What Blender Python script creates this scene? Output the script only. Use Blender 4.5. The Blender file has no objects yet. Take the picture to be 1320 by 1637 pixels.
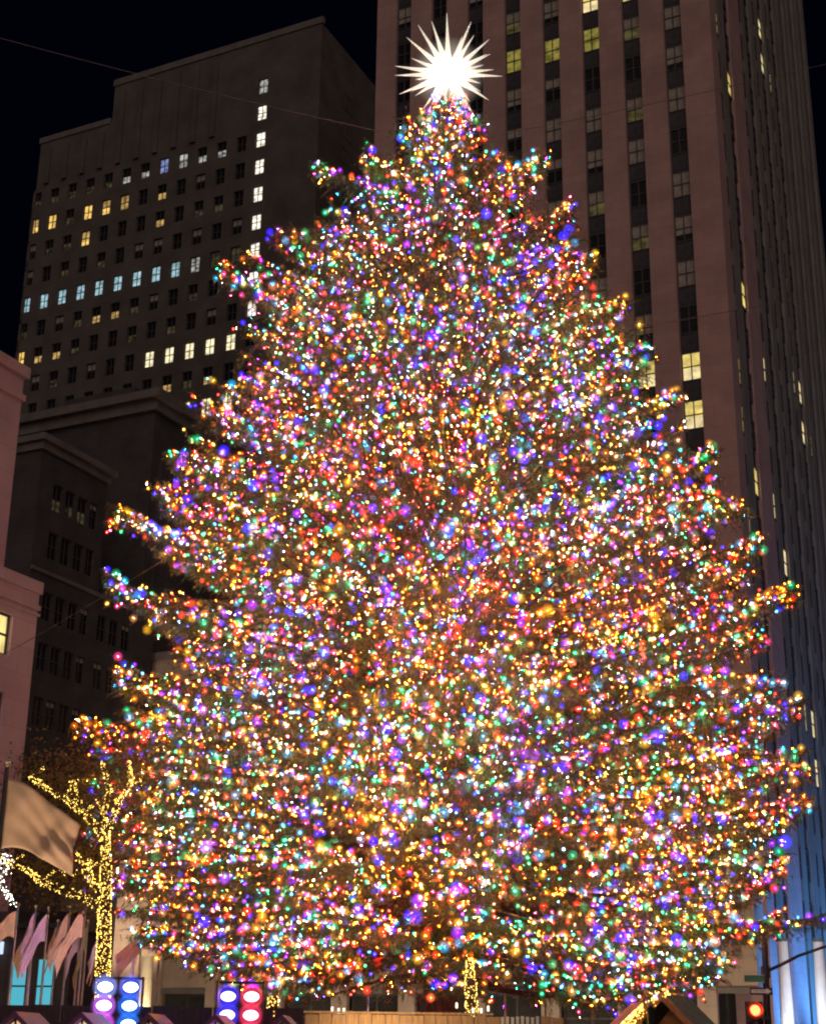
import bpy, math, random
import numpy as np
from mathutils import Vector, Matrix

random.seed(7)
rng = np.random.default_rng(11)
SC = bpy.context.scene
COL = SC.collection
rad = math.radians

# ------------------------------------------------------------------ camera
cam_d = bpy.data.cameras.new('camera')
cam = bpy.data.objects.new('camera', cam_d)
COL.objects.link(cam)
SC.camera = cam
cam_d.sensor_fit = 'HORIZONTAL'
cam_d.sensor_width = 36.0
cam_d.lens = 36.0 * 2403.0 / 1320.0
cam_d.clip_start = 0.1
cam_d.clip_end = 3000
up = Vector((90, 6818, -2403)).normalized()          # where "up" points as the lens sees it (pitch 19.4 deg, slight roll)
fwd = Vector((0, 0, -1))
yy = (fwd - up * fwd.dot(up)).normalized()
xx = yy.cross(up)
M = Matrix((xx, yy, up)).to_4x4()
M.translation = Vector((0, 0, 1.6))
cam.matrix_world = M

# ------------------------------------------------------------------ world, moonless city night
w = bpy.data.worlds.new('World')
SC.world = w
w.use_nodes = True
bg = w.node_tree.nodes['Background']
bg.inputs['Color'].default_value = (0.10, 0.12, 0.75, 1)
bg.inputs['Strength'].default_value = 0.0032
sun_d = bpy.data.lights.new('city_glow', 'SUN')        # soft glow of the avenue behind the photographer
sun_d.energy = 0.62
sun_d.angle = rad(70)
sun_d.color = (1.0, 0.74, 0.66)
sun = bpy.data.objects.new('city_glow', sun_d)
COL.objects.link(sun)
sun.rotation_euler = (rad(62), 0, rad(6))

SC.view_settings.view_transform = 'Standard'
SC.view_settings.look = 'None'
SC.view_settings.exposure = 0
SC.view_settings.gamma = 1
SC.view_settings.use_curve_mapping = False
SC.render.engine = 'CYCLES'
SC.cycles.use_denoising = True
SC.cycles.denoiser = 'OPENIMAGEDENOISE'
SC.cycles.max_bounces = 4
SC.cycles.diffuse_bounces = 2
SC.cycles.glossy_bounces = 2
SC.cycles.transmission_bounces = 2
SC.cycles.sample_clamp_indirect = 3
SC.cycles.pixel_filter_type = 'BLACKMAN_HARRIS'
SC.cycles.filter_width = 2.1
SC.cycles.use_light_tree = True
SC.cycles.transparent_max_bounces = 16

# ------------------------------------------------------------------ materials
def nd(nt, typ, **kw):
    n = nt.nodes.new(typ)
    for k, v in kw.items():
        setattr(n, k, v)
    return n

def mat(name, col, rough=0.7, var=0.25, scale=3.0, bump=0.0, metal=0.0, stretch=None, joints=None):
    m = bpy.data.materials.new(name)
    m.use_nodes = True
    nt = m.node_tree
    p = nt.nodes['Principled BSDF']
    p.inputs['Roughness'].default_value = rough
    p.inputs['Metallic'].default_value = metal
    tc = nd(nt, 'ShaderNodeTexCoord')
    mp = nd(nt, 'ShaderNodeMapping')
    nt.links.new(tc.outputs['Object'], mp.inputs['Vector'])
    if stretch:
        mp.inputs['Scale'].default_value = stretch
    nz = nd(nt, 'ShaderNodeTexNoise')
    nz.inputs['Scale'].default_value = scale
    nz.inputs['Detail'].default_value = 6
    nt.links.new(mp.outputs['Vector'], nz.inputs['Vector'])
    mr = nd(nt, 'ShaderNodeMapRange')
    mr.inputs['From Min'].default_value = 0.3
    mr.inputs['From Max'].default_value = 0.7
    mr.inputs['To Min'].default_value = 1 - var
    mr.inputs['To Max'].default_value = 1 + var
    nt.links.new(nz.outputs['Fac'], mr.inputs['Value'])
    mx = nd(nt, 'ShaderNodeVectorMath', operation='SCALE')
    mx.inputs[0].default_value = col
    nt.links.new(mr.outputs['Result'], mx.inputs['Scale'])
    out = mx.outputs['Vector']
    if joints:                                          # stone courses too fine to build at this distance
        bk = nd(nt, 'ShaderNodeTexBrick')
        bk.inputs['Scale'].default_value = 1.0
        bk.inputs['Brick Width'].default_value = joints[0]
        bk.inputs['Row Height'].default_value = joints[1]
        bk.inputs['Mortar Size'].default_value = joints[2]
        bk.inputs['Color1'].default_value = (1, 1, 1, 1)
        bk.inputs['Color2'].default_value = (0.90, 0.90, 0.90, 1)
        bk.inputs['Mortar'].default_value = (0.80, 0.80, 0.80, 1)
        sp = nd(nt, 'ShaderNodeSeparateXYZ')
        nt.links.new(tc.outputs['Object'], sp.inputs[0])
        ad = nd(nt, 'ShaderNodeMath', operation='ADD')
        nt.links.new(sp.outputs['X'], ad.inputs[0])
        nt.links.new(sp.outputs['Y'], ad.inputs[1])
        cb = nd(nt, 'ShaderNodeCombineXYZ')
        nt.links.new(ad.outputs[0], cb.inputs['X'])
        nt.links.new(sp.outputs['Z'], cb.inputs['Y'])
        nt.links.new(cb.outputs[0], bk.inputs['Vector'])
        ml = nd(nt, 'ShaderNodeVectorMath', operation='MULTIPLY')
        nt.links.new(out, ml.inputs[0])
        nt.links.new(bk.outputs['Color'], ml.inputs[1])
        out = ml.outputs['Vector']
    nt.links.new(out, p.inputs['Base Color'])
    if bump:
        bp = nd(nt, 'ShaderNodeBump')
        bp.inputs['Strength'].default_value = bump
        bp.inputs['Distance'].default_value = 0.02
        nt.links.new(nz.outputs['Fac'], bp.inputs['Height'])
        nt.links.new(bp.outputs['Normal'], p.inputs['Normal'])
    return m

def emit(name, col, s, base=(0.02, 0.02, 0.02), sample=True):
    m = bpy.data.materials.new(name)
    m.use_nodes = True
    nt = m.node_tree
    nt.nodes.clear()
    o = nd(nt, 'ShaderNodeOutputMaterial')
    e = nd(nt, 'ShaderNodeEmission')
    e.inputs['Color'].default_value = (*col, 1)
    e.inputs['Strength'].default_value = s
    nt.links.new(e.outputs[0], o.inputs['Surface'])
    if not sample:
        m.cycles.emission_sampling = 'NONE'
    return m

def room(name, col, s, var=0.6, scale=(1.1, 1.1, 1.6)):
    """a lit office behind glass: uneven ceiling light and furniture, plus a faint glass reflection"""
    m = bpy.data.materials.new(name)
    m.use_nodes = True
    nt = m.node_tree
    p = nt.nodes['Principled BSDF']
    p.inputs['Base Color'].default_value = (0.03, 0.03, 0.03, 1)
    p.inputs['Roughness'].default_value = 0.15
    oi = nd(nt, 'ShaderNodeObjectInfo')
    tc = nd(nt, 'ShaderNodeTexCoord')
    ad = nd(nt, 'ShaderNodeVectorMath', operation='ADD')
    sc = nd(nt, 'ShaderNodeVectorMath', operation='SCALE')
    nt.links.new(oi.outputs['Location'], sc.inputs[0])
    sc.inputs['Scale'].default_value = 3.7
    nt.links.new(tc.outputs['Object'], ad.inputs[0])
    nt.links.new(sc.outputs[0], ad.inputs[1])
    mp = nd(nt, 'ShaderNodeMapping')
    mp.inputs['Scale'].default_value = scale
    nt.links.new(ad.outputs[0], mp.inputs['Vector'])
    nz = nd(nt, 'ShaderNodeTexNoise')
    nz.inputs['Scale'].default_value = 1.3
    nz.inputs['Detail'].default_value = 3
    nt.links.new(mp.outputs[0], nz.inputs['Vector'])
    mr = nd(nt, 'ShaderNodeMapRange')
    mr.inputs['From Min'].default_value = 0.35
    mr.inputs['From Max'].default_value = 0.65
    mr.inputs['To Min'].default_value = s * (1 - var)
    mr.inputs['To Max'].default_value = s * (1 + var)
    nt.links.new(nz.outputs['Fac'], mr.inputs['Value'])
    p.inputs['Emission Color'].default_value = (*col, 1)
    nt.links.new(mr.outputs['Result'], p.inputs['Emission Strength'])
    m.cycles.emission_sampling = 'NONE'
    return m

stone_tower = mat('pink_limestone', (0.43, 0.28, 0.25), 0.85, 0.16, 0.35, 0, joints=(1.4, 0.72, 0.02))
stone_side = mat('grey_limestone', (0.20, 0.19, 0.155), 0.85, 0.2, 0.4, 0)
stone_left = mat('buff_brick', (0.11, 0.098, 0.085), 0.9, 0.25, 0.3, 0, joints=(0.9, 0.45, 0.02))
stone_dark = mat('soot_stone', (0.06, 0.056, 0.055), 0.9, 0.3, 0.5, 0, joints=(1.1, 0.6, 0.03))
stone_trim = mat('grey_trim_stone', (0.15, 0.14, 0.125), 0.9, 0.2, 0.8)
stone_pink = mat('rose_limestone', (0.57, 0.385, 0.39), 0.85, 0.12, 0.5, 0.1, joints=(2.4, 1.1, 0.02))
stone_base = mat('base_limestone', (0.42, 0.34, 0.26), 0.85, 0.15, 0.6, 0.1, joints=(1.8, 0.9, 0.02))
spandrel_m = mat('spandrel_metal', (0.035, 0.035, 0.042), 0.5, 0.4, 2.0)
frame_m = mat('window_frame_paint', (0.06, 0.055, 0.05), 0.5, 0.2, 3)
glass_m = mat('dark_glass', (0.012, 0.014, 0.018), 0.25, 0.3, 1.5)
blind_m = mat('window_blind', (0.34, 0.33, 0.28), 0.8, 0.25, 2.2)
recess_m = mat('recess_dark', (0.03, 0.028, 0.026), 0.9, 0.2, 1)
ground_m = mat('plaza_granite', (0.07, 0.065, 0.06), 0.6, 0.3, 1.5, 0.1, joints=(1.2, 1.2, 0.02))
wood_m = mat('fence_timber', (0.42, 0.26, 0.13), 0.7, 0.35, 6, 0.3, stretch=(6, 6, 0.6))
white_wood = mat('white_painted_timber', (0.62, 0.6, 0.56), 0.6, 0.2, 6, 0.1, stretch=(5, 5, .7))
dark_wood = mat('dark_stained_timber', (0.055, 0.032, 0.03), 0.7, 0.35, 5, 0.3, stretch=(6, 6, 0.6))
plum_m = mat('plum_roof_paint', (0.16, 0.035, 0.15), 0.5, 0.2, 4)
green_roof = mat('green_grey_shingle', (0.085, 0.15, 0.10), 0.8, 0.35, 9, 0.4)
cedar_m = mat('cedar_fascia', (0.5, 0.22, 0.09), 0.6, 0.3, 6, 0.2)
black_metal = mat('black_metal', (0.015, 0.014, 0.014), 0.4, 0.2, 5)
steel_m = mat('brushed_steel', (0.45, 0.45, 0.47), 0.3, 0.15, 8, 0, metal=0.9)
brass_m = mat('gilt_ball', (0.8, 0.68, 0.5), 0.25, 0.1, 8, 0, metal=0.9)
bark_m = mat('spruce_bark', (0.10, 0.065, 0.045), 0.9, 0.4, 9, 0.6, stretch=(1, 1, 0.3))
needle_m = mat('spruce_needles', (0.135, 0.17, 0.07), 0.55, 0.45, 1.3)
def translucent(m, amt=.45):
    nt = m.node_tree
    p = nt.nodes['Principled BSDF']
    src = p.inputs['Base Color'].links[0].from_socket
    t = nd(nt, 'ShaderNodeBsdfTranslucent'); mx = nd(nt, 'ShaderNodeMixShader'); mx.inputs[0].default_value = amt
    nt.links.new(src, t.inputs['Color'])
    o = nt.nodes['Material Output']
    nt.links.new(p.outputs[0], mx.inputs[1]); nt.links.new(t.outputs[0], mx.inputs[2]); nt.links.new(mx.outputs[0], o.inputs['Surface'])
translucent(needle_m)
leaf_m = mat('autumn_leaves', (0.16, 0.10, 0.03), 0.7, 0.4, 3)
cable_m = mat('cable_grey', (0.12, 0.11, 0.10), 0.5, 0.1, 3)

# ------------------------------------------------------------------ mesh helpers
class MB:
    def __init__(s):
        s.v = []; s.f = []; s.mi = []; s.cur = 0
    def add(s, vs, fs):
        n = len(s.v)
        s.v += [tuple(p) for p in vs]
        for f in fs:
            s.f.append(tuple(i + n for i in f)); s.mi.append(s.cur)
    def box(s, x0, x1, y0, y1, z0, z1):
        s.add([(x0, y0, z0), (x1, y0, z0), (x1, y1, z0), (x0, y1, z0), (x0, y0, z1), (x1, y0, z1), (x1, y1, z1), (x0, y1, z1)],
              [(0, 3, 2, 1), (4, 5, 6, 7), (0, 1, 5, 4), (1, 2, 6, 5), (2, 3, 7, 6), (3, 0, 4, 7)])
        return s
    def tube(s, pts, rs, n=8, cap=True):
        pts = [Vector(p) for p in pts]
        rings = []
        for i, p in enumerate(pts):
            d = (pts[min(i + 1, len(pts) - 1)] - pts[max(i - 1, 0)]).normalized()
            a = d.cross(Vector((0, 0, 1)) if abs(d.z) < 0.9 else Vector((1, 0, 0))).normalized()
            b = d.cross(a)
            r = rs[i] if hasattr(rs, '__len__') else rs
            rings.append([p + (a * math.cos(2 * math.pi * k / n) + b * math.sin(2 * math.pi * k / n)) * r for k in range(n)])
        vs = [q for r in rings for q in r]
        fs = []
        for i in range(len(pts) - 1):
            for k in range(n):
                fs.append((i * n + k, i * n + (k + 1) % n, (i + 1) * n + (k + 1) % n, (i + 1) * n + k))
        if cap:
            fs.append(tuple(range(n)))
            fs.append(tuple(reversed(range((len(pts) - 1) * n, len(pts) * n))))
        s.add(vs, fs)
        return s
    def ball(s, c, r, nu=10, nv=6, sq=(1, 1, 1)):
        vs = [(c[0], c[1], c[2] - r * sq[2])]
        for j in range(1, nv):
            t = math.pi * j / nv
            for k in range(nu):
                a = 2 * math.pi * k / nu
                vs.append((c[0] + r * sq[0] * math.sin(t) * math.cos(a), c[1] + r * sq[1] * math.sin(t) * math.sin(a), c[2] - r * sq[2] * math.cos(t)))
        vs.append((c[0], c[1], c[2] + r * sq[2]))
        fs = []
        for k in range(nu):
            fs.append((0, 1 + (k + 1) % nu, 1 + k))
            b = 1 + (nv - 2) * nu
            fs.append((len(vs) - 1, b + k, b + (k + 1) % nu))
        for j in range(nv - 2):
            for k in range(nu):
                a = 1 + j * nu
                fs.append((a + k, a + (k + 1) % nu, a + nu + (k + 1) % nu, a + nu + k))
        s.add(vs, fs)
        return s
    def prism(s, poly, axis, a0, a1):
        """extrude a closed 2-D outline along an axis; poly gives the other two coordinates"""
        def P(q, t):
            return (t, q[0], q[1]) if axis == 'x' else ((q[0], t, q[1]) if axis == 'y' else (q[0], q[1], t))
        n = len(poly)
        vs = [P(q, a0) for q in poly] + [P(q, a1) for q in poly]
        fs = [tuple(range(n)), tuple(reversed(range(n, 2 * n)))] + [(i, i + n, (i + 1) % n + n, (i + 1) % n) for i in range(n)]
        s.add(vs, fs)
        return s
    def mesh(s, name, mats):
        me = bpy.data.meshes.new(name)
        me.from_pydata(s.v, [], s.f)
        for m in (mats if isinstance(mats, (list, tuple)) else [mats]):
            me.materials.append(m)
        if any(s.mi):
            me.polygons.foreach_set('material_index', s.mi)
        me.update()
        return me

def link(name, me, parent=None, loc=None):
    o = bpy.data.objects.new(name, me)
    COL.objects.link(o)
    if parent:
        o.parent = parent
    if loc:
        o.location = loc
    return o

def part(name, mb, m, parent=None, loc=None):
    return link(name, mb.mesh(name, m), parent, loc)

def tag(o, label=None, cat=None, group=None, kind=None):
    if label: o['label'] = label
    if cat: o['category'] = cat
    if group: o['group'] = group
    if kind: o['kind'] = kind
    return o

def thing(name, label, cat, loc=(0, 0, 0), rz=0, group=None):
    o = bpy.data.objects.new(name, None)
    COL.objects.link(o)
    o.location = loc
    o.rotation_euler = (0, 0, rz)
    return tag(o, label, cat, group)

def tri_mesh(name, verts, tris, mats, mi=None):
    """bulk triangles from numpy arrays"""
    me = bpy.data.meshes.new(name)
    nv, nt = len(verts), len(tris)
    me.vertices.add(nv)
    me.vertices.foreach_set('co', np.ascontiguousarray(verts, dtype=np.float32).ravel())
    me.loops.add(nt * 3)
    me.loops.foreach_set('vertex_index', np.ascontiguousarray(tris, dtype=np.int32).ravel())
    me.polygons.add(nt)
    me.polygons.foreach_set('loop_start', np.arange(0, nt * 3, 3, dtype=np.int32))
    me.polygons.foreach_set('loop_total', np.full(nt, 3, dtype=np.int32))
    for m in (mats if isinstance(mats, (list, tuple)) else [mats]):
        me.materials.append(m)
    if mi is not None:
        me.polygons.foreach_set('material_index', np.ascontiguousarray(mi, dtype=np.int32))
    me.update(calc_edges=True)
    me.validate()
    return me

def ordinal(i):
    return ['first', 'second', 'third', 'fourth', 'fifth', 'sixth', 'seventh', 'eighth', 'ninth', 'tenth', 'eleventh', 'twelfth'][i]

GRID = rad(-26)      # the street grid is turned against the view

# ------------------------------------------------------------------ ground
tag(part('ground', MB().box(-900, 900, -300, 1500, -0.5, 0.0), ground_m), kind='structure')
tag(part('terrace', MB().box(-45, 45, 22.6, 58, 0.004, 0.75), ground_m), kind='structure')

# ------------------------------------------------------------------ window kit
def frame_mesh(wd, ht, cols, rows, dep=0.10, t=0.07):
    b = MB()
    b.box(-wd / 2, -wd / 2 + t, 0, dep, 0, ht)
    b.box(wd / 2 - t, wd / 2, 0, dep, 0, ht)
    b.box(-wd / 2 + t, wd / 2 - t, 0, dep, 0, t)
    b.box(-wd / 2 + t, wd / 2 - t, 0, dep, ht - t, ht)
    iw = wd - 2 * t
    for c in range(1, cols):
        x = -wd / 2 + t + iw * c / cols
        b.box(x - t / 2, x + t / 2, 0.01, dep - 0.01, t, ht - t)
    for r in range(1, rows):
        z = t + (ht - 2 * t) * r / rows
        b.box(-wd / 2 + t, wd / 2 - t, 0.015, dep - 0.015, z - t / 2, z + t / 2)
    return b.mesh('window', frame_m)

def pane_mesh(wd, ht, lower, upper=None, split=0.5):
    b = MB()
    y0, y1 = 0.075, 0.085
    if upper is None:
        b.box(-wd / 2 + .03, wd / 2 - .03, y0, y1, .03, ht - .03)
        return b.mesh('pane', lower)
    z = ht * split
    b.box(-wd / 2 + .03, wd / 2 - .03, y0, y1, .03, z)
    b.cur = 1
    b.box(-wd / 2 + .03, wd / 2 - .03, y0 - .006, y1, z, ht - .03)
    return b.mesh('pane', [lower, upper])

# ------------------------------------------------------------------ the tall tower behind the tree
tw = thing('tower', 'tall pinkish stone office tower with vertical window bands behind the Christmas tree', 'skyscraper', (20.42, 88, 0), GRID)
HT = 104.0
core = MB().box(-26.3, -0.16, 0.42, 40.0, 0, HT)
part('wall', core, recess_m, tw)
SX = [-(2.75 + 3.05 * k) for k in range(8)]      # centres of the window bands on the front
SW = 1.30
edges = [0.0] + [v for s in SX for v in (s + SW / 2, s - SW / 2)] + [-26.44]
for i in range(0, len(edges) - 1, 2):
    b = MB()
    if i == 0:
        b.box(edges[1], 0.0, 0.0, 1.85, 0, HT)   # corner pier turns the corner
    else:
        b.box(edges[i + 1], edges[i], 0.0, 0.42, 0, HT)
    part('pier', b, stone_tower, tw)
PER = 3.43
WH = 2.02
wmesh = frame_mesh(SW - 0.02, WH, 2, 2)
lit_y = room('office_bright_yellow', (1.0, 0.76, 0.22), 0.75, 0.35)
lit_o = room('office_olive', (0.62, 0.52, 0.10), 0.30, 0.5)
lit_d = room('office_dim', (0.55, 0.45, 0.16), 0.10, 0.6)
lit_c = room('office_cream', (1.0, 0.80, 0.40), 0.85, 0.3)
pm = {'dark': pane_mesh(SW, WH, glass_m), 'blind': pane_mesh(SW, WH, glass_m, blind_m, 0.28),
      'blind2': pane_mesh(SW, WH, glass_m, blind_m, 0.6), 'full': pane_mesh(SW, WH, blind_m, blind_m, 0.5),
      'yellow': pane_mesh(SW, WH, lit_y), 'cream': pane_mesh(SW, WH, lit_c, lit_y, 0.45), 'olive': pane_mesh(SW, WH, lit_o, lit_o, .5), 'dim': pane_mesh(SW, WH, lit_d, blind_m, 0.5)}
lit = {(4, 9): 'olive', (3, 9): 'olive', (2, 9): 'olive', (1, 9): 'dim', (0, 9): 'full', (4, 10): 'dim', (2, 10): 'cream', (1, 10): 'yellow', (0, 10): 'yellow',
       (3, 10): 'blind', (0, 8): 'blind', (1, 7): 'dim', (2, 7): 'full', (2, 5): 'dim', (1, 4): 'dim', (0, 1): 'cream', (0, 0): 'cream', (0, 3): 'full', (1, 1): 'cream',
       (0, -2): 'full', (0, -3): 'cream', (2, 10.5): 'cream', (5, 10): 'dark', (6, 10): 'dark', (7, 10): 'dark'}
sp_me = MB().box(-SW / 2, SW / 2, 0.0, 0.06, 0.0, PER - WH).box(-SW / 2 + .12, -.04, -.02, 0.0, .12, PER - WH - .12).box(.04, SW / 2 - .12, -.02, 0.0, .12, PER - WH - .12).mesh('spandrel', spandrel_m)
for k, x in enumerate(SX):
    for n in range(-9, 14):
        zt = 41.07 + PER * n
        wo = link('window', wmesh, tw, (x, 0.28, zt - WH))
        kind = lit.get((k, n))
        if kind is None:
            kind = random.choice(['dark', 'blind', 'blind', 'blind2', 'full', 'dark'] if k < 5 else ['dark', 'dark', 'blind'])
        link('pane', pm[kind], wo)
        link('spandrel', sp_me, tw, (x, 0.33, zt + 0.004))
# side face: close-set grey piers and dark window slots
slots = [1.9, 5.0, 9.9, 12.5, 15.2, 17.9, 20.5, 23.0, 25.6, 28.1, 30.6, 33.1, 35.6, 38.1]
SLW = 1.25
ys = [1.85]
for s in slots:
    ys += [max(s - SLW / 2, 1.85 + .02), s + SLW / 2]
ys.append(40.0)
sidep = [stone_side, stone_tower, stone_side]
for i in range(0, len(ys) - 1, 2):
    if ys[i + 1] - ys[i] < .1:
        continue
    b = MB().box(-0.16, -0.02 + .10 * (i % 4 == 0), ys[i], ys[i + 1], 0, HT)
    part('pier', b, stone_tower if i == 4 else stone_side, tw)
swm = frame_mesh(SLW - .02, WH, 1, 2)
rp = {'dark': pane_mesh(SLW, WH, glass_m), 'lit': pane_mesh(SLW, WH, lit_c), 'yel': pane_mesh(SLW, WH, lit_y)}
slit = {(0, 9): 'yel', (1, 8): 'yel', (5, 12): 'lit', (5, 11): 'lit', (6, 11): 'lit', (1, 3): 'yel', (2, 2): 'lit', (6, 3): 'lit', (7, 3): 'lit', (7, 2): 'lit', (8, 2): 'lit', (0, 0): 'yel', (0, 1): 'yel',
        (1, -1): 'yel', (2, -1): 'lit', (0, -2): 'lit', (3, -2): 'lit', (4, -5): 'lit', (5, -5): 'lit', (5, -6): 'lit'}
rest = MB()
for k, s in enumerate(slots):
    for n in range(-9, 15):
        z = 41.07 + PER * n - WH
        if k < 8 or (k, n) in slit:
            wo = link('window', swm, tw, (-0.05, s, z))
            wo.rotation_euler = (0, 0, rad(90))
            link('pane', rp[slit.get((k, n), 'dark')], wo)
        else:
            rest.box(-0.16, -0.13, s - SLW / 2, s + SLW / 2, z, z + WH)
tag(part('far_windows', rest, glass_m, tw), kind='stuff')

# low stone base in front of the tower with a dark shop front
bs = thing('base_wing', 'low beige stone wing with dark shopfront openings under the tree', 'building', (20.42 - 3.0 * .438, 88 - 3.0 * .899, 0), GRID)
b = MB().box(-70, -0.2, 0.6, 2.9, 4.6, 13.0)
part('wall', b, stone_base, bs)
for i in range(15):
    x = -3.0 - 4.6 * i
    part('pilaster', MB().box(x - .55, x + .55, 0.25, 0.6, 0, 12.4).box(x - .65, x + .65, 0.15, .6, 12.4, 12.8), stone_base, bs)
part('lintel', MB().box(-70, -0.2, 0.35, 0.6, 4.3, 4.6), stone_trim, bs)
shop_glass = room('shop_dim', (0.5, 0.40, 0.28), 0.012, 0.9, (.4, .4, .5))
for i in range(14):
    x = -5.3 - 4.6 * i
    wo = part('shop_window', MB().box(-1.72, 1.72, 0, .12, 4.18, 4.29).box(-1.72, -1.6, 0, .12, 0, 4.18).box(1.6, 1.72, 0, .12, 0, 4.18).box(-.06, .06, 0, .12, 0, 4.18).box(-1.6, -.06, .01, .1, 2.9, 3.0).box(.06, 1.6, .01, .1, 2.9, 3.0), frame_m, bs, (x, .9, 0))
    part('pane', MB().box(-1.6, 1.6, .05, .07, 0, 4.18), shop_glass, wo)

# ------------------------------------------------------------------ the second tower, up left
lt = thing('office_block', 'dark brick office block with scattered lit windows left of the tree top', 'skyscraper', (-11.6, 150, 0), GRID)
LH, LS = 116.3, 110.8
CX = [-7.9, -10.5] + [-(13.3 + 2.78 * i) for i in range(11)]
WW, WH2 = 1.35, 2.1
# facade wall as piers and floors so that every window sits in a real opening
ROWS = [98.65 + 3.72 * i for i in range(-19, 4)]
TOPZ = 103.9
def open_rows(x):
    return [z for z in ROWS if z < TOPZ or (x == CX[0])]
edges = []
for x in CX:
    edges.append((x - WW / 2, x + WW / 2))
b = MB()
xs = sorted(edges)
prev = -41.4
for a, c in xs:
    b.box(prev, a, 0, .4, 0, TOPZ); prev = c
b.box(prev, 0, 0, .4, 0, TOPZ)
for a, c in xs:
    lo = 0
    for z in ROWS:
        if z < TOPZ:
            b.box(a, c, 0, .4, lo, z - WH2 / 2); lo = z + WH2 / 2
    b.box(a, c, 0, .4, lo, TOPZ)
sx0, sx1 = CX[0] - WW / 2, CX[0] + WW / 2          # the stair column keeps its openings up to the roof
b.box(sx1, 0, 0, .4, TOPZ, LH)
lo = TOPZ
for z in ROWS:
    if z > TOPZ:
        b.box(sx0, sx1, 0, .4, lo, z - WH2 / 2); lo = z + WH2 / 2
b.box(sx0, sx1, 0, .4, lo, LH)
b.box(-30.2, sx0, 0, .4, TOPZ, LH)
b.box(-41.4, -30.2, 0, .4, TOPZ, LS)
b.box(-41.4, -.4, .4, 18, 0, LS)
b.box(-30.2, -.4, .4, 18, LS, LH)
b.box(-0.4, 0, .4, 18, 0, LH)
part('wall', b, stone_left, lt)
for x in [-(14.7 + 2.78 * i) for i in range(10)]:
    part('pier', MB().box(x - .35, x + .35, -.3, 0, 104.4, (LH if x > -29 else LS) - 1.2), stone_left, lt)
part('parapet', MB().box(-30.4, .15, -.15, .4, LH, LH + .9), stone_trim, lt)
part('parapet', MB().box(-41.6, -30.4, -.15, .4, LS, LS + .8), stone_trim, lt)
lwm = frame_mesh(WW, WH2, 2, 2, .1, .09)
lr = {'Y': room('lamp_yellow', (1.0, .62, .16), 1.0, .5), 'y': room('lamp_amber', (1.0, .62, .2), .45, .6), 'W': room('office_white', (1.0, .93, .78), 1.15, .6),
      'w': room('office_faint', (.9, .88, .8), .33, .9), 'C': room('office_cool', (.55, .88, .98), .55, .5), 'b': room('office_blue', (.4, .5, 1.0), .5, .6),
      'd': room('office_glim', (.7, .6, .3), .045, .9), 'c': room('office_creamy', (1.0, .88, .55), 1.05, .4)}
lp = {k: pane_mesh(WW, WH2, v) for k, v in lr.items()}
lp['h'] = pane_mesh(WW, WH2, lr['w'], glass_m, .5)
lp['H'] = pane_mesh(WW, WH2, lr['Y'], lr['y'], .5)
lp['g'] = pane_mesh(WW, WH2, lr['d'], glass_m, .5)
lp['k'] = pane_mesh(WW, WH2, lr['y'], glass_m, .5)
lp['0'] = pane_mesh(WW, WH2, glass_m)
lp['q'] = pane_mesh(WW, WH2, glass_m, blind_m, .6)
#        columns: 0,1 = stair column and its neighbour; 2.. = 13.3, 16.1 ... 41.1
LIT = {1: {2: 'h', 3: 'h', 4: 'w', 5: 'b', 6: 'h', 7: 'h', 8: 'g', 9: 'g', 10: 'g', 11: 'g', 12: 'g'},
       0: {5: 'k', 6: '0', 7: 'y', 8: 'H', 9: 'Y', 10: 'g', 11: 'Y', 12: 'H'},
       -1: {5: 'k', 9: 'H', 10: 'g', 11: 'g'},
       -3: {1: 'd', 2: 'd', 3: 'w', 4: 'C', 5: 'C', 6: 'C', 7: 'C', 8: 'C', 9: 'C', 10: 'C', 11: 'C', 12: 'C'},
       -4: {7: 'k', 8: 'k', 6: 'g', 3: 'g'},
       -5: {9: 'g', 10: '0', 11: 'k', 12: 'Y', 10: 'k', 6: 'g'},
       -6: {2: 'c', 3: 'c', 4: 'c', 5: 'c', 1: 'c'},
       -7: {3: 'g', 4: 'k', 5: 'g', 2: 'k'},
       -8: {2: 'c', 3: 'c', 4: 'c', 1: 'c', 5: 'g'}}
for ri, z in enumerate(ROWS):
    n = ri - 19
    for ci, x in enumerate(CX):
        if z > TOPZ and ci > 0:
            continue
        if ci == 0:
            kd = 'W' if -5 <= n <= 3 else ('w' if n == 4 else '0')
            if n == 3: kd = 'w'
        else:
            kd = LIT.get(n, {}).get(ci) or random.choice('0000q0g' if n > -9 else '000q')
            if n in (2, 3, 4): kd = '0'
        if n < -12 and ci > 1:
            continue
        wo = link('window', lwm, lt, (x, .2, z - WH2 / 2))
        link('pane', lp[kd], wo)
swl = frame_mesh(2.4, 2.2, 2, 1, .1, .1)
for z, kd in [(109.2, glass_m), (105.2, glass_m), (101.6, lr['y']), (98.0, lr['c']), (94.4, glass_m), (90.8, glass_m)]:
    wo = link('window', swl, lt, (.04, 6.8, z - 1.1))
    wo.rotation_euler = (0, 0, rad(90))
    link('pane', pane_mesh(2.4, 2.2, kd), wo)

# ------------------------------------------------------------------ dark older building with cornices, mid left
db = thing('cornice_building', 'unlit old stone building with stepped cornices behind the pink wall', 'building', (-24.53, 95, 0), GRID)
def cornice(x0, x1, y0, y1, z, parent, h=.8, p=.7):
    b = MB()
    b.box(x0 - p * .4, x1 + p * .4, y0 - p * .4, y1 + p * .4, z - h, z - h * .45)
    b.box(x0 - p, x1 + p, y0 - p, y1 + p, z - h * .45, z)
    return part('cornice', b, stone_trim, parent)
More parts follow.
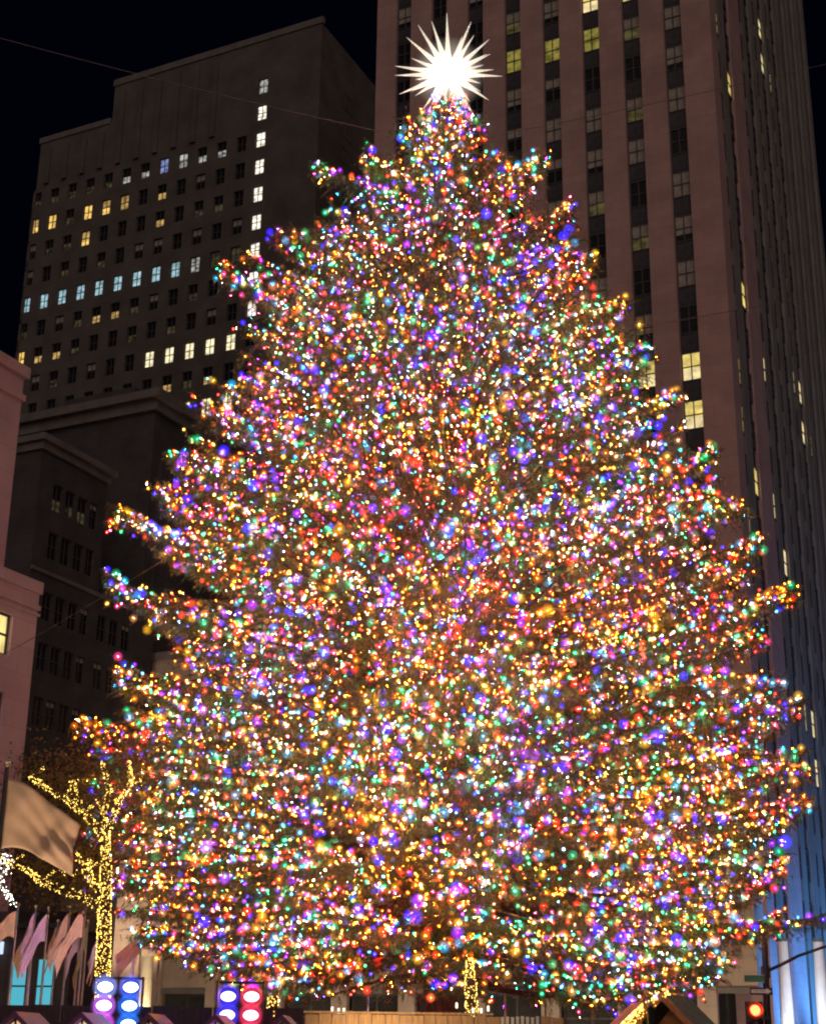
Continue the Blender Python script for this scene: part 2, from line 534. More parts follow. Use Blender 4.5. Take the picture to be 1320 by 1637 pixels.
# front shaft: its long face looks right along the street; openings are real
SB = [(.5, 1.55), (1.85, 2.9), (3.2, 4.25), (4.55, 5.4)]
b = MB()
b.box(-14, -.5, -1.0, 13.0, 0, 30.5)
b.box(-14, -.5, -1.0, 6.2, 30.5, 39.3)
bays = SB + [(6.4, 7.5), (7.8, 8.9), (9.2, 10.3)]
def facade(b, bays, y0, y1, z0, z1, rows, h):
    prev = y0
    for a, c in bays:
        b.box(-.5, 0, prev, a, z0, z1); prev = c
    b.box(-.5, 0, prev, y1, z0, z1)
    for a, c in bays:
        lo = z0
        for z in sorted(rows):
            if z0 < z < z1:
                b.box(-.5, 0, a, c, lo, z - h / 2); lo = z + h / 2
        b.box(-.5, 0, a, c, lo, z1)
R1 = [36.0, 32.6]
R2 = [28.4, 25.0, 21.4, 17.6, 13.8]
facade(b, SB, -1.0, 6.2, 30.5, 39.3, R1, 1.9)
facade(b, bays, -1.0, 13.0, 0, 30.5, R2, 1.9)
part('wall', b, stone_dark, db)
dwm = frame_mesh(1.04, 1.88, 2, 2, .1, .07)
dp = [pane_mesh(1.04, 1.88, glass_m), pane_mesh(1.04, 1.88, lr['d'], glass_m, .45), pane_mesh(1.04, 1.88, glass_m, blind_m, .8)]
for z in R1 + R2:
    for i, (a, c) in enumerate(SB if z in R1 else bays):
        wo = link('window', dwm, db, (-.12, (a + c) / 2, z - .94))
        wo.rotation_euler = (0, 0, rad(90))
        link('pane', dp[1 if (z == R1[0] and i < 3) else random.choice([0, 0, 0, 2])], wo)
cornice(-14, 0, -1.0, 6.2, 39.9, db, 1.0, .5)
part('string_course', MB().box(0, .15, -1.0, 13, 30.5, 30.75), stone_trim, db)
part('wall', MB().box(-22, -.6, 12, 24, 0, 47.5), stone_dark, db)
cornice(-22, -.6, 12, 24, 48.4, db, 1.5, .9)
part('wall', MB().box(-16, -.4, 13.05, 20, 0, 43.0), stone_dark, db)
cornice(-16, -.4, 14.5, 20, 43.6, db, 1.0, .6)
# rooftop tank house
part('penthouse', MB().box(-12, -5, 15, 21, 47.5, 51), stone_dark, db)

# low brown annex between the dark building and the tree
an = thing('annex', 'low brown stone annex with two dark windows at the left edge of the tree', 'building', (-24.0, 110, 0), GRID)
AW = [(1.75, 3.45), (4.9, 6.6), (8.0, 9.7), (11.1, 12.8)]
b = MB(); prev = 0
for a, c in AW:
    b.box(prev, a, 0, .5, 0, 27.6); prev = c
b.box(prev, 26, 0, .5, 0, 27.6)
for a, c in AW:
    b.box(a, c, 0, .5, 0, 17.0); b.box(a, c, 0, .5, 19.4, 23.6); b.box(a, c, 0, .5, 26.0, 27.6)
b.box(0, 26, .5, 14, 0, 27.6)
part('wall', b, stone_base, an)
part('coping', MB().box(-.15, 26, -.2, .5, 27.6, 28.2), stone_trim, an)
awm = frame_mesh(1.68, 2.38, 2, 2, .1, .09)
ap = pane_mesh(1.68, 2.38, glass_m, blind_m, .7)
for a, c in AW:
    for z in (17.01, 23.61):
        wo = link('window', awm, an, ((a + c) / 2, .22, z)); link('pane', ap, wo)

# ------------------------------------------------------------------ pink stone building, left edge
pk = thing('pink_building', 'pink stone building at the left edge with one yellow lit window', 'building', (-17.04, 60, 0), GRID)
part('wall', MB().box(-20, 0, -30, 0, 0, 28.7), stone_pink, pk)
part('parapet', MB().box(-20, .18, -30, .18, 28.7, 29.2), stone_pink, pk)
part('string_course', MB().box(0, .12, -30, .12, 27.6, 27.9), stone_pink, pk)
# lower block steps out towards the street
OX = 1.44
YB = .70
b = MB()
PW = [(15.95, 17.65), (12.75, 14.45), (9.5, 11.2), (6.3, 8.0)]
WY = [(-3.55 + YB, -1.42 + YB), (-7.8 + YB, -5.7 + YB), (-12 + YB, -9.9 + YB)]
b.box(.01, OX - .4, -30, YB, 0, 18.9)
prev = -30
for a, c in sorted(WY):
    b.box(OX - .4, OX, prev, a, 0, 18.9); prev = c
b.box(OX - .4, OX, prev, YB, 0, 18.9)
for a, c in WY:
    lo = 0
    for z0, z1 in sorted(PW):
        b.box(OX - .4, OX, a, c, lo, z0); lo = z1
    b.box(OX - .4, OX, a, c, lo, 18.9)
part('wall', b, stone_pink, pk)
part('parapet', MB().box(.01, OX + .1, -30, YB + .1, 18.9, 19.4), stone_pink, pk)
part('string_course', MB().box(OX, OX + .08, -30, YB + .08, 18.2, 18.4).box(OX, OX + .08, -30, YB + .08, 17.95, 18.05), stone_pink, pk)
pwm = frame_mesh(2.13, 1.7, 3, 2, .12, .09)
pyl = pane_mesh(2.13, 1.7, room('shop_office_yellow', (1.0, .78, .28), .85, .4, (2, 2, .6)))
pdk = pane_mesh(2.13, 1.7, glass_m, blind_m, .75)
for i, (z0, z1) in enumerate(PW):
    for j, (a, c) in enumerate(WY):
        wo = link('window', pwm, pk, (OX - .18, (a + c) / 2, z0)); wo.rotation_euler = (0, 0, rad(90))
        link('pane', pyl if i == 0 and j == 0 else pdk, wo)

# turquoise-lit shop pavilion at street level, far left
ks = thing('shop_pavilion', 'small shop pavilion with turquoise lit windows behind the row of flags', 'shop', (-14.6, 56, .75), rad(-8))
part('wall', MB().box(-3, 2.6, .3, 3, 0, 4.5), stone_dark, ks)
part('roof', MB().prism([(-.5, 4.5), (3.3, 4.5), (3.3, 4.65), (1.4, 5.2), (-.5, 4.65)], 'x', -3.3, 2.9), black_metal, ks)
cy = emit('shop_cyan', (.12, .62, .78), .75, sample=False)
for x in (-.62, .72, 1.75):
    wo = part('window', MB().box(-.36, -.3, 0, .1, .9, 3.5).box(.3, .36, 0, .1, .9, 3.5).box(-.3, .3, 0, .1, .9, .96).box(-.3, .3, 0, .1, 3.44, 3.5).box(-.3, .3, .01, .09, 2.5, 2.56), frame_m, ks, (x, .19, 0))
    part('pane', MB().box(-.3, .3, .05, .07, .96, 3.44), cy, wo)
part('light_box', MB().box(-1.15, .05, .02, .28, 3.62, 4.05), emit('shop_sign_white', (.65, .78, 1.0), 1.1, sample=False), ks)

# ------------------------------------------------------------------ blue and added white flood lights at the tower's foot
def spot(parent, loc, target, col, power, size=80, blend=.8, r=.12):
    d = bpy.data.lights.new('lamp', 'SPOT')
    d.energy = power; d.color = col; d.spot_size = rad(size); d.spot_blend = blend; d.shadow_soft_size = r
    o = bpy.data.objects.new('lamp', d); COL.objects.link(o)
    o.parent = parent; o.location = loc
    o.rotation_euler = (Vector(target) - Vector(loc)).to_track_quat('-Z', 'Y').to_euler()
    return o
def grid_pt(s, t, z=0):           # metres along and out from the tower's side face
    ang = GRID
    c, sn = math.cos(ang), math.sin(ang)
    return (20.42 + c * t - sn * s, 88 + sn * t + c * s, z)
for i, s in enumerate((2.0, 10.0, 19.0)):
    fl = thing('floodlight', ['blue floodlight nearest the tower corner on the pavement', 'middle blue floodlight along the tower side', 'farthest blue floodlight along the tower side'][i], 'floodlight', grid_pt(s, 5.0), GRID, 'blue floodlights along the tower')
    part('housing', MB().box(-.3, .3, -.35, .35, .15, .55).box(-.2, .2, -.4, -.35, 0, .6).box(-.2, .2, .35, .4, 0, .6), black_metal, fl)
    part('lens', MB().box(-.28, .28, -.33, .33, .55, .57), emit('flood_blue', (.05, .2, 1.0), 3, sample=False), fl)
    spot(fl, (0, 0, .7), (-5.0, 1.5, 7.0), (.06, .30, .95), 8500, 105)

wl = ['added wall floodlight farthest left in front of the beige wing', 'added wall floodlight left of the trunk in front of the beige wing', 'added wall floodlight behind the trunk in front of the beige wing', 'added wall floodlight right of the trunk in front of the beige wing', 'added wall floodlight nearest the traffic pole in front of the beige wing']
for i, x in enumerate((-14, -6, 1.5, 9, 16)):  # added lamps, out of view, that brighten the beige wing
    y = 85 + (20.42 - x) * .488 - 10.5
    fl = thing('floodlight', wl[i], 'floodlight', (x, y, 0), GRID, 'added wall floodlights in front of the beige wing')
    part('housing', MB().box(-.35, .35, -.3, .3, .15, .5).box(-.4, -.35, -.2, .2, 0, .55).box(.35, .4, -.2, .2, 0, .55), black_metal, fl)
    part('lens', MB().box(-.33, .33, -.28, .28, .5, .52), emit('added_flood_white', (1, .8, .58), 3, sample=False), fl)
    spot(fl, (0, 0, .6), (0, 8, 6), (1.0, .74, .50), 1500, 115)

fl = thing('floodlight', 'added floodlight on the pavement in front of the low brown annex', 'floodlight', (-21.5, 99, 0), GRID)  # added lamp, itself unseen, to lift the annex wall
part('housing', MB().box(-.35, .35, -.3, .3, .15, .5).box(-.4, -.35, -.2, .2, 0, .55).box(.35, .4, -.2, .2, 0, .55), black_metal, fl)
part('lens', MB().box(-.33, .33, -.28, .28, .5, .52), emit('added_flood_white', (1, .8, .58), 3, sample=False), fl)
spot(fl, (0, 0, .6), (2, 11, 24), (1.0, .70, .50), 9000, 60)

# ------------------------------------------------------------------ pale light columns at right
for i, (x, y) in enumerate([(14.42, 60), (15.80, 60)]):
    cl = thing('light_column', ['tall white lit column just right of the traffic pole', 'tall white lit column at the right edge of the photo'][i], 'column', (x, y, 0), 0, 'white lit columns by the street')
    part('shaft', MB().tube([(0, 0, 0), (0, 0, 5.4)], [.30, .20], 14), mat('column_white_paint', (.75, .76, .8), .5, .08, 3), cl)
    part('base', MB().tube([(0, 0, 0), (0, 0, .35)], [.42, .42], 14), stone_trim, cl)
    part('cap', MB().tube([(0, 0, 5.4), (0, 0, 5.5)], [.24, .24], 14), stone_trim, cl)
    lo = part('uplight', MB().tube([(-.1, -1.4, 0), (-.1, -1.4, .3)], [.14, .16], 10), black_metal, cl)
    spot(lo, (-.1, -1.4, .4), (0, 0, 3.6), (.85, .92, 1.0), 950, 60)
cl = thing('light_column', 'cream lit column left of the tree among the flags', 'column', (-8.6, 52, .75), 0)
part('shaft', MB().tube([(0, 0, 0), (0, 0, 3.4)], [.24, .2], 14), stone_base, cl)
part('base', MB().tube([(0, 0, 0), (0, 0, .3)], [.34, .34], 14), stone_trim, cl)
lo = part('uplight', MB().tube([(.1, -1.2, 0), (.1, -1.2, .3)], [.14, .16], 10), black_metal, cl)
spot(lo, (.1, -1.2, .4), (0, 0, 2.6), (1.0, .9, .55), 1100, 60)

# ------------------------------------------------------------------ CHRISTMAS TREE
TX, TY = 0.75, 34.0
ENV = np.array([(25.4, 0.12, 0.15), (24.60, 0.80, 0.85), (24.11, 1.30, 1.32), (23.24, 1.85, 1.9), (22.48, 2.3, 2.15), (21.73, 2.75, 2.65), (20.99, 3.25, 3.0), (20.27, 3.75, 3.5), (19.55, 4.35, 4.0), (18.84, 4.65, 4.3),
                (18.14, 4.90, 4.6), (17.11, 5.10, 4.9), (16.26, 5.35, 5.2), (15.43, 5.85, 5.3), (14.77, 6.2, 5.6), (13.96, 6.45, 5.8), (13.32, 6.6, 6.35), (12.69, 6.6, 6.65), (11.60, 6.6, 6.95), (10.69, 6.6, 7.1),
                (9.94, 6.6, 7.0), (9.20, 6.9, 7.15), (8.61, 7.2, 7.3), (8.17, 7.45, 7.45), (7.04, 7.55, 7.5), (6.34, 7.5, 7.45), (5.65, 7.35, 7.3), (4.98, 7.3, 7.1), (4.44, 7.2, 6.8), (3.92, 6.8, 6.5), (3.40, 6.2, 6.2), (2.88, 5.2, 5.6), (2.3, 4.2, 4.4)])
ez = ENV[::-1, 0]
def radius(z, az):
    l = np.interp(z, ez, ENV[::-1, 1]); r = np.interp(z, ez, ENV[::-1, 2])
    k = .5 + .5 * math.cos(az)
    return l * (1 - k) + r * k

ct = thing('christmas_tree', 'huge Christmas spruce covered in coloured lights filling the middle of the plaza', 'tree', (TX, TY, .75))
def L(p):            # world -> tree-local
    return np.asarray(p) - np.array([TX, TY, .75])
part('trunk', MB().tube([(0, 0, 0), (0, 0, 1.5), (.05, 0, 8), (.03, 0, 16), (.04, 0, 24.6)], [.48, .40, .30, .17, .03], 14), bark_m, ct)

def curve_pts(p0, az, R, a, b, n=12, twist=0.0):
    t = np.linspace(0, 1, n)
    r = .1 + (R - .1) * t
    ph = az + twist * t
    wz = .035 * R * np.sin(t * rng.uniform(3, 7) + rng.uniform(0, 6)) * t
    ws = .05 * R * np.sin(t * rng.uniform(3, 6) + rng.uniform(0, 6)) * t
    return np.stack([p0[0] + r * np.cos(ph) - ws * np.sin(ph), p0[1] + r * np.sin(ph) + ws * np.cos(ph), p0[2] + R * (a * t + b * t * t) + wz - wz[-1] * t], 1)

class Spray:
    """collects needles, wood and the spots where bulbs sit"""
    def __init__(s):
        s.nv = []; s.wood = MB(); s.bulb = []
def blades(pos, dirs, ln, wd):
    n = len(pos)
    side = np.cross(dirs, rng.normal(size=(n, 3)))
    side /= np.linalg.norm(side, axis=1, keepdims=True) + 1e-9
    tri = np.empty((n, 3, 3))
    tri[:, 0] = pos - side * wd[:, None]
    tri[:, 1] = pos + side * wd[:, None]
    tri[:, 2] = pos + dirs * ln[:, None]
    return tri
def bough(sp, pts, front, dens=1.0, t0=.22, tw=1.0, hang=1.0, bulbs=1.0, sides=8):
    n = len(pts)
    seg = np.linalg.norm(np.diff(pts, axis=0), axis=1)
    cum = np.concatenate([[0], np.cumsum(seg)]); Ltot = cum[-1]
    rr = np.linspace(.022 + .010 * Ltot, .008, n)
    sp.wood.tube([L(p) for p in pts], list(rr), 5, False)
    step = .115 if front else .2
    ss = np.arange(t0 * Ltot, Ltot, step)
    for s in ss:
        t = s / Ltot
        p = np.array([np.interp(s, cum, pts[:, k]) for k in range(3)])
        q = np.array([np.interp(min(s + .05, Ltot), cum, pts[:, k]) for k in range(3)])
        d = (q - p); d /= np.linalg.norm(d) + 1e-9
        lat = np.cross(d, (0, 0, 1.0)); lat /= np.linalg.norm(lat) + 1e-9
        for sg in (-1, 1):
            ln = tw * (.22 + .62 * math.sin(math.pi * min(1, (1 - t) * .75 + .12))) * rng.uniform(.6, 1.15)
            ln = min(max(ln, .34 * tw * rng.uniform(.6, 1.2)), .3 + .22 * Ltot)
            d0 = d * rng.uniform(.55, 1.0) + sg * lat * rng.uniform(.6, 1.0) + np.array([0, 0, rng.uniform(-.15, .3)])
            d0 /= np.linalg.norm(d0)
            m = 5
            u = np.linspace(0, 1, m)
            drop = hang * rng.uniform(.25, .95) * (1.0 - .65 * t)
            tp = p + d0 * (ln * u)[:, None]
            tp[:, 2] -= drop * ln * u ** 2 * .9
            # needles
            k = int((30 if front else 8) * dens * ln / .6)
            if k > 0:
                uu = rng.random(k)
                pos = np.stack([np.interp(uu, u, tp[:, c]) for c in range(3)], 1)
                tang = tp[-1] - tp[0]; tang /= np.linalg.norm(tang) + 1e-9
                dr = tang * .75 + rng.normal(size=(k, 3)) * .55 + np.array([0, 0, -.25 * hang])
                dr /= np.linalg.norm(dr, axis=1, keepdims=True)
                sp.nv.append(blades(pos, dr, rng.uniform(.06, .15, k), rng.uniform(.006, .011, k) * (1 if front else 1.7)))
            # bulbs
            if t > .15:
                nb = rng.poisson((.52 if t > .4 else .38) * bulbs * ln / .55)
                for _ in range(nb):
                    x = rng.random() ** .7
                    bp = np.array([np.interp(x, u, tp[:, c]) for c in range(3)]) + rng.normal(size=3) * .025 + np.array([0, 0, .03])
                    sp.bulb.append(bp)
    # hanging fringe below the limb
    k = int(Ltot * 46 * dens * (1 if front else .3) * hang)
    if k:
        t = rng.uniform(.3, 1, k)
        pos = np.stack([np.interp(t * Ltot, cum, pts[:, c]) for c in range(3)], 1) + rng.normal(size=(k, 3)) * [.10, .10, .03]
        dr = rng.normal(size=(k, 3)) * .28 + [0, 0, -1]
        dr /= np.linalg.norm(dr, axis=1, keepdims=True)
        sp.nv.append(blades(pos, dr, rng.uniform(.12, .34, k), rng.uniform(.007, .012, k)))
    # bulbs on the limb itself, thick at the tip
    for s in np.arange(.4 * Ltot, Ltot, .24 / bulbs):
        sp.bulb.append(np.array([np.interp(s, cum, pts[:, k]) for k in range(3)]) + rng.normal(size=3) * .05 + [0, 0, .05])

def finish(sp, name, wood=True):
    tri = np.concatenate(sp.nv).reshape(-1, 3) - np.array([TX, TY, .75])
    nt_ = len(tri) // 3
    wv = np.array(sp.wood.v, dtype=float)
    wt = []
    for f in sp.wood.f:
        for j in range(1, len(f) - 1):
            wt.append((f[0], f[j], f[j + 1]))
    wt = np.array(wt)
    verts = np.concatenate([tri, wv])
    tris = np.concatenate([np.arange(nt_ * 3).reshape(-1, 3), wt + nt_ * 3])
    mi = np.concatenate([np.zeros(nt_, int), np.ones(len(wt), int)])
    return link(name, tri_mesh(name, verts, tris, [needle_m, bark_m], mi), ct)

crown = Spray()
zs = []
zz = np.linspace(2.5, 24.9, 600)
dw = np.array([.5 * (radius(z, 0) + radius(z, math.pi)) + .25 for z in zz]); cw = np.cumsum(dw); cw /= cw[-1]
NB = 640
for i in range(NB):
    zt = float(np.interp((i + rng.uniform(0, 1)) / NB, cw, zz))
    az = (i * 2.39996 + rng.uniform(-.2, .2)) % (2 * math.pi)
    if math.sin(az) < 0:
        az -= .32 * math.sin(2 * az - math.pi)
    R = radius(zt, az) * rng.uniform(.84, 1.07) * (1 - .10 * min(1, max(0, (zt - 18.5) / 2)) * min(1, max(0, (24 - zt) / 1.5)))
    h = np.clip((zt - 2) / 23, 0, 1)
    a = -.30 + .48 * h + rng.uniform(-.08, .08)
    b = .14 + .12 * h
    z0 = zt - R * (a + b)
    if z0 > 25: z0 = 25
    front = math.sin(az) < .25
    pts = curve_pts((TX, TY, max(z0, 1.9)), az, R, a, b, 11, rng.uniform(-.12, .12))
    bough(crown, pts, front, 1.0 if front else .9, t0=.25, bulbs=1.0 if front else .55, tw=1.15 if R > 2 else .75)
# the flanks, where the outline shows, are filled with more drooping boughs
for i in range(150):
    zt = float(np.interp((i + rng.uniform(0, 1)) / 150, cw, zz))
    az = (0 if i % 2 else math.pi) + rng.uniform(-.75, .35) * (1 if i % 2 else -1)
    R = radius(zt, az) * rng.uniform(.88, 1.05)
    h = np.clip((zt - 2) / 23, 0, 1)
    a = -.30 + .50 * h + rng.uniform(-.08, .08); b = .10 + .14 * h
    bough(crown, curve_pts((TX, TY, min(24.5, max(1.9, zt - R * (a + b)))), az, R, a, b, 11, rng.uniform(-.12, .12)), True, 1.0, t0=.45, bulbs=.9, tw=1.15 if R > 2 else .8, hang=1.4)
# upright leader
for k in range(34):
    az = k * 2.4; zt = 23.4 + 1.8 * k / 34
    R = 1.0 * (1 - k / 42)
    bough(crown, curve_pts((TX, TY, zt), az, R, .5, .2, 6), True, 1.0, t0=.05, tw=.5, hang=.3, bulbs=1.6)
finish(crown, 'crown')['kind'] = 'stuff'

TIPS = [(-4.81, 19.70), (-3.54, 20.97), (-2.35, 22.26), (-1.33, 23.29), (-4.69, 15.96), (-5.84, 14.97), (-5.97, 13.77), (-7.05, 13.21), (-6.94, 11.44), (-5.79, 10.56), (-6.46, 8.97), (-7.33, 8.07), (-6.98, 6.68),
        (3.07, 22.89), (3.79, 21.44), (4.56, 20.55), (5.22, 19.15), (5.80, 18.04), (6.27, 16.45), (7.07, 14.83), (6.90, 13.95), (8.12, 12.72), (8.60, 11.23), (8.57, 8.71), (8.80, 7.51), (8.74, 6.61), (8.16, 5.25),
        (9.05, 4.27), (7.94, 4.06), (-5.5, 3.63), (-6.9, 4.75), (-6.9, 5.6), (7.7, 10.2), (7.75, 12.0), (7.5, 13.2)]
allb = list(crown.bulb)
for (x, z) in TIPS:
    sp = Spray()
    dx = x - TX; dy = rng.uniform(-1.3, .3)
    az = math.atan2(dy, dx); R = math.hypot(dx, dy)
    h = np.clip((z - 2) / 23, 0, 1)
    rise = rng.uniform(.08, .22)
    a = -.32 + .42 * h; b = rise + .10
    pts = curve_pts((TX, TY, z - R * (a + b)), az, R, a, b, 14)
    far = z < 4.5 and x > 8.5
    bough(sp, pts, True, 1.5, t0=.35, tw=1.15, hang=1.9, bulbs=.8 if far else 1.8)
    # little twigs that lift at the very tip
    for _ in range(0 if far else 3):
        e = pts[-1]; q = e + np.array([rng.uniform(-.1, .25) * np.sign(dx), rng.uniform(-.15, .15), rng.uniform(-.1, .4)])
        bough(sp, np.linspace(pts[-3], q, 5), True, 1.2, t0=.1, tw=.5, hang=1.5, bulbs=1.4)
    for q_ in range(0 if far else (1 if z > 20 else 3)):
        az2 = az + rng.uniform(-.22, .22); R2 = R * rng.uniform(.80, .94); z2 = z + rng.uniform(-1.0, .2)
        a2 = a + rng.uniform(-.05, .08)
        bough(sp, curve_pts((TX, TY, z2 - R2 * (a2 + b)), az2, R2, a2, b, 12), True, 1.4, t0=.55, tw=1.1, hang=1.7, bulbs=1.2)
    finish(sp, 'branch')
    allb += sp.bulb

# ------------------------------------------------------------------ string lights on the tree
PAL = [('warm_white', (1.0, .48, .18), 520, .12), ('orange', (1.0, .13, .005), 640, .25), ('red', (1.0, .012, .008), 520, .18), ('pink', (1.0, .05, .20), 420, .055), ('purple', (.30, .012, 1.0), 330, .038),
       ('blue', (.008, .007, 1.0), 500, .095), ('cyan', (.02, .42, .80), 400, .10), ('green', (.004, .62, .13), 480, .15), ('gold', (1.0, .38, .02), 720, .13), ('cool_white', (.70, .72, 1.0), 330, .065)]
GLOW = [(1.0, .40, .10), (1.0, .22, .01), (1.0, .035, .01), (1.0, .05, .25), (.32, .015, .9), (.03, .012, 1.0), (.01, .32, .62), (.005, .36, .12), (.9, .42, .01), (.45, .42, .9)]
bulb_m = [emit('bulb_' + n, c, s * 1.4) for n, c, s, _ in PAL]
B = np.array(allb)
gf = rng.normal(size=(5, 3)) * 1.1; gp_ = rng.uniform(0, 6.28, 5)
gap = sum(np.sin(B @ gf[k] + gp_[k]) for k in range(5)) / 2.2          # strings lie denser on some boughs than on others
B = B[(rng.random(len(B)) < np.clip(.92 + .42 * gap, .2, 1)) | (np.arange(len(B)) >= len(crown.bulb))]
nB = len(B)
wts = np.tile(np.array([p[3] for p in PAL]), (nB, 1))
fr = rng.normal(size=(len(PAL), 4, 3)) * 1.25; phs = rng.uniform(0, 6.28, (len(PAL), 4))
for c in range(len(PAL)):
    nz = sum(np.sin(B @ fr[c, k] + phs[c, k]) for k in range(4)) / 2
    wts[:, c] *= np.exp(.7 * nz)
hh = np.clip((B[:, 2] - 3) / 22, 0, 1)
wts[:, 9] *= .6 + 1.2 * hh; wts[:, 4] *= .8 + .6 * hh; wts[:, 3] *= .6 + 1.2 * hh
wts[:, 1] *= 1.25 - .4 * hh; wts[:, 2] *= 1.3 - .5 * hh
cum = np.cumsum(wts, 1); cum /= cum[:, -1:]
colr = (rng.random(nB)[:, None] > cum).sum(1)
rb = .0030 + .0068 * rng.random(nB) ** 2.2
sl = thing('string_lights', 'multicoloured string lights wound over every branch of the big tree', 'string lights', (TX, TY, .75))
# teardrop bulb: hexagonal, pointed
def bulb_verts(n=6):
    v = [(0, 0, 1.5)]
    for k in range(n):
        a = 2 * math.pi * k / n; v.append((math.cos(a), math.sin(a), 0))
    v.append((0, 0, -1.0))
    t = []
    for k in range(n):
        t.append((0, 1 + k, 1 + (k + 1) % n)); t.append((n + 1, 1 + (k + 1) % n, 1 + k))
    return np.array(v), np.array(t)
bv, bt = bulb_verts()
near = np.argsort(B[:, 1] + rng.uniform(0, 1.5, nB))[:300]
mask = np.ones(nB, bool); mask[near] = False
Bl = L(B[mask]); r2 = rb[mask]
verts = (Bl[:, None, :] + bv[None] * r2[:, None, None]).reshape(-1, 3)
tris = (bt[None] + (np.arange(len(Bl)) * len(bv))[:, None, None]).reshape(-1, 3)
o = link('light_bulbs', tri_mesh('light_bulbs', verts, tris, bulb_m, np.repeat(colr[mask], len(bt))), sl)
o['kind'] = 'stuff'
one = [tri_mesh('light_bulb', bv * .0095, bt, m) for m in bulb_m]
for i in near:
    link('light_bulb', one[colr[i]], sl, tuple(L(B[i])))
# added shells imitate the bloom round bulbs: clear rim, glow towards the middle
def glow_shell_mat(name, c, k):
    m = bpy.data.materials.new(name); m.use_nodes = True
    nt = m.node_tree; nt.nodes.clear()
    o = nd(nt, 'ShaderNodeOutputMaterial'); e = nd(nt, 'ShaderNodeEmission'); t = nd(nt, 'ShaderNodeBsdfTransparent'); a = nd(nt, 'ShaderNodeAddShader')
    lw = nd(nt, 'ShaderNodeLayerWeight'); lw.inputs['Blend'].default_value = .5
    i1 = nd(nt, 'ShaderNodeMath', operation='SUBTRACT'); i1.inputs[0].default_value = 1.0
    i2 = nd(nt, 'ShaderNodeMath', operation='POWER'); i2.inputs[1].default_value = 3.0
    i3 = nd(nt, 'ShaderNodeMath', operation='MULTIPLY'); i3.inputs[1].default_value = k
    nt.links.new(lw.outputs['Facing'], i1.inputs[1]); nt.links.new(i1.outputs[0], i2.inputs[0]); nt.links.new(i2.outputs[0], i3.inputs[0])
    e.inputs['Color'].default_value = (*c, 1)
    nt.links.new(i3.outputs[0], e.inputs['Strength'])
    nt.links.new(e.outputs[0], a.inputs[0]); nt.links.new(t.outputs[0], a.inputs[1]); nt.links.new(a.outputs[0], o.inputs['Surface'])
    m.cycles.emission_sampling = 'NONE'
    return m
glow_m = [glow_shell_mat('bloom_shell_' + p[0], GLOW[i], (.40, .40, .66, .65, .8, 1.05, .68, .72, .46, .36)[i]) for i, p in enumerate(PAL)]
sb = MB().ball((0, 0, 0), 1.0, 9, 6)
sv = np.array(sb.v); stt = []
for f in sb.f:
    for j in range(1, len(f) - 1): stt.append((f[0], f[j], f[j + 1]))
stt = np.array(stt)
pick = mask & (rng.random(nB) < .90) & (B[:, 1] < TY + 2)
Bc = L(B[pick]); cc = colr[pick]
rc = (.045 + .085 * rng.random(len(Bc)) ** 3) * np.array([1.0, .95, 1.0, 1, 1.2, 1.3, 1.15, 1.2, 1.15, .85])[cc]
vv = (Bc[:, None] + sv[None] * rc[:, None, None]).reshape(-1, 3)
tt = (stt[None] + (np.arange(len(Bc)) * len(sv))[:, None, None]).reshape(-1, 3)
cme = tri_mesh('bulb_glow_shells', vv, tt, glow_m, np.repeat(cc, len(stt)))
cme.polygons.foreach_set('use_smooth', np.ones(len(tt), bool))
link('bulb_glow_shells', cme, sl)['kind'] = 'stuff'
glow1 = []
for m in glow_m:
    me = tri_mesh('halo_ball', sv * .085, stt, m); me.polygons.foreach_set('use_smooth', np.ones(len(stt), bool)); glow1.append(me)
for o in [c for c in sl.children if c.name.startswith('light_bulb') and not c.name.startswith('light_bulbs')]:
    link('halo_ball', glow1[bulb_m.index(o.data.materials[0])], o)
print('BULBS', nB, 'needles', sum(len(x) for x in crown.nv))

# ------------------------------------------------------------------ star
star_halo = None
st = thing('tree_star', 'brilliant white many-spiked star on the tip of the Christmas tree', 'star', (.80, 34.0, 26.02))
core_m = emit('star_core', (1.0, .97, .93), 9)
spike_m = mat('star_spike', (.8, .78, .72), .35, .05, 4)
spike_m.node_tree.nodes['Principled BSDF'].inputs['Emission Color'].default_value = (1.0, .90, .70, 1)
spike_m.node_tree.nodes['Principled BSDF'].inputs['Emission Strength'].default_value = .72
part('core', MB().ball((0, 0, 0), .42, 16, 10), core_m, st)
sh_ = part('halo_shell', MB().ball((0, 0, 0), 1.0, 24, 16), glow_shell_mat('star_glow', (1.0, .93, .80), .22), st); sh_.data.polygons.foreach_set('use_smooth', [True] * len(sh_.data.polygons))  # glowing ball that imitates the halo round the star core
part('stem', MB().tube([(0, 0, -1.5), (0, 0, -.3)], [.05, .05], 8), steel_m, st)
NS = 46
for i in range(NS):
    z = 1 - 2 * (i + .5) / NS
    ph = i * 2.39996
    d = Vector((math.sqrt(1 - z * z) * math.cos(ph), math.sqrt(1 - z * z) * math.sin(ph), z)) + Vector(rng.normal(size=3)) * .06
    d.normalize()
    ln = rng.uniform(1.15, 1.62)
    me = MB().tube([d * .3, d * ln * .62, d * ln], [.10, .043, .003], 5)
    part('spike', me, spike_m, st)

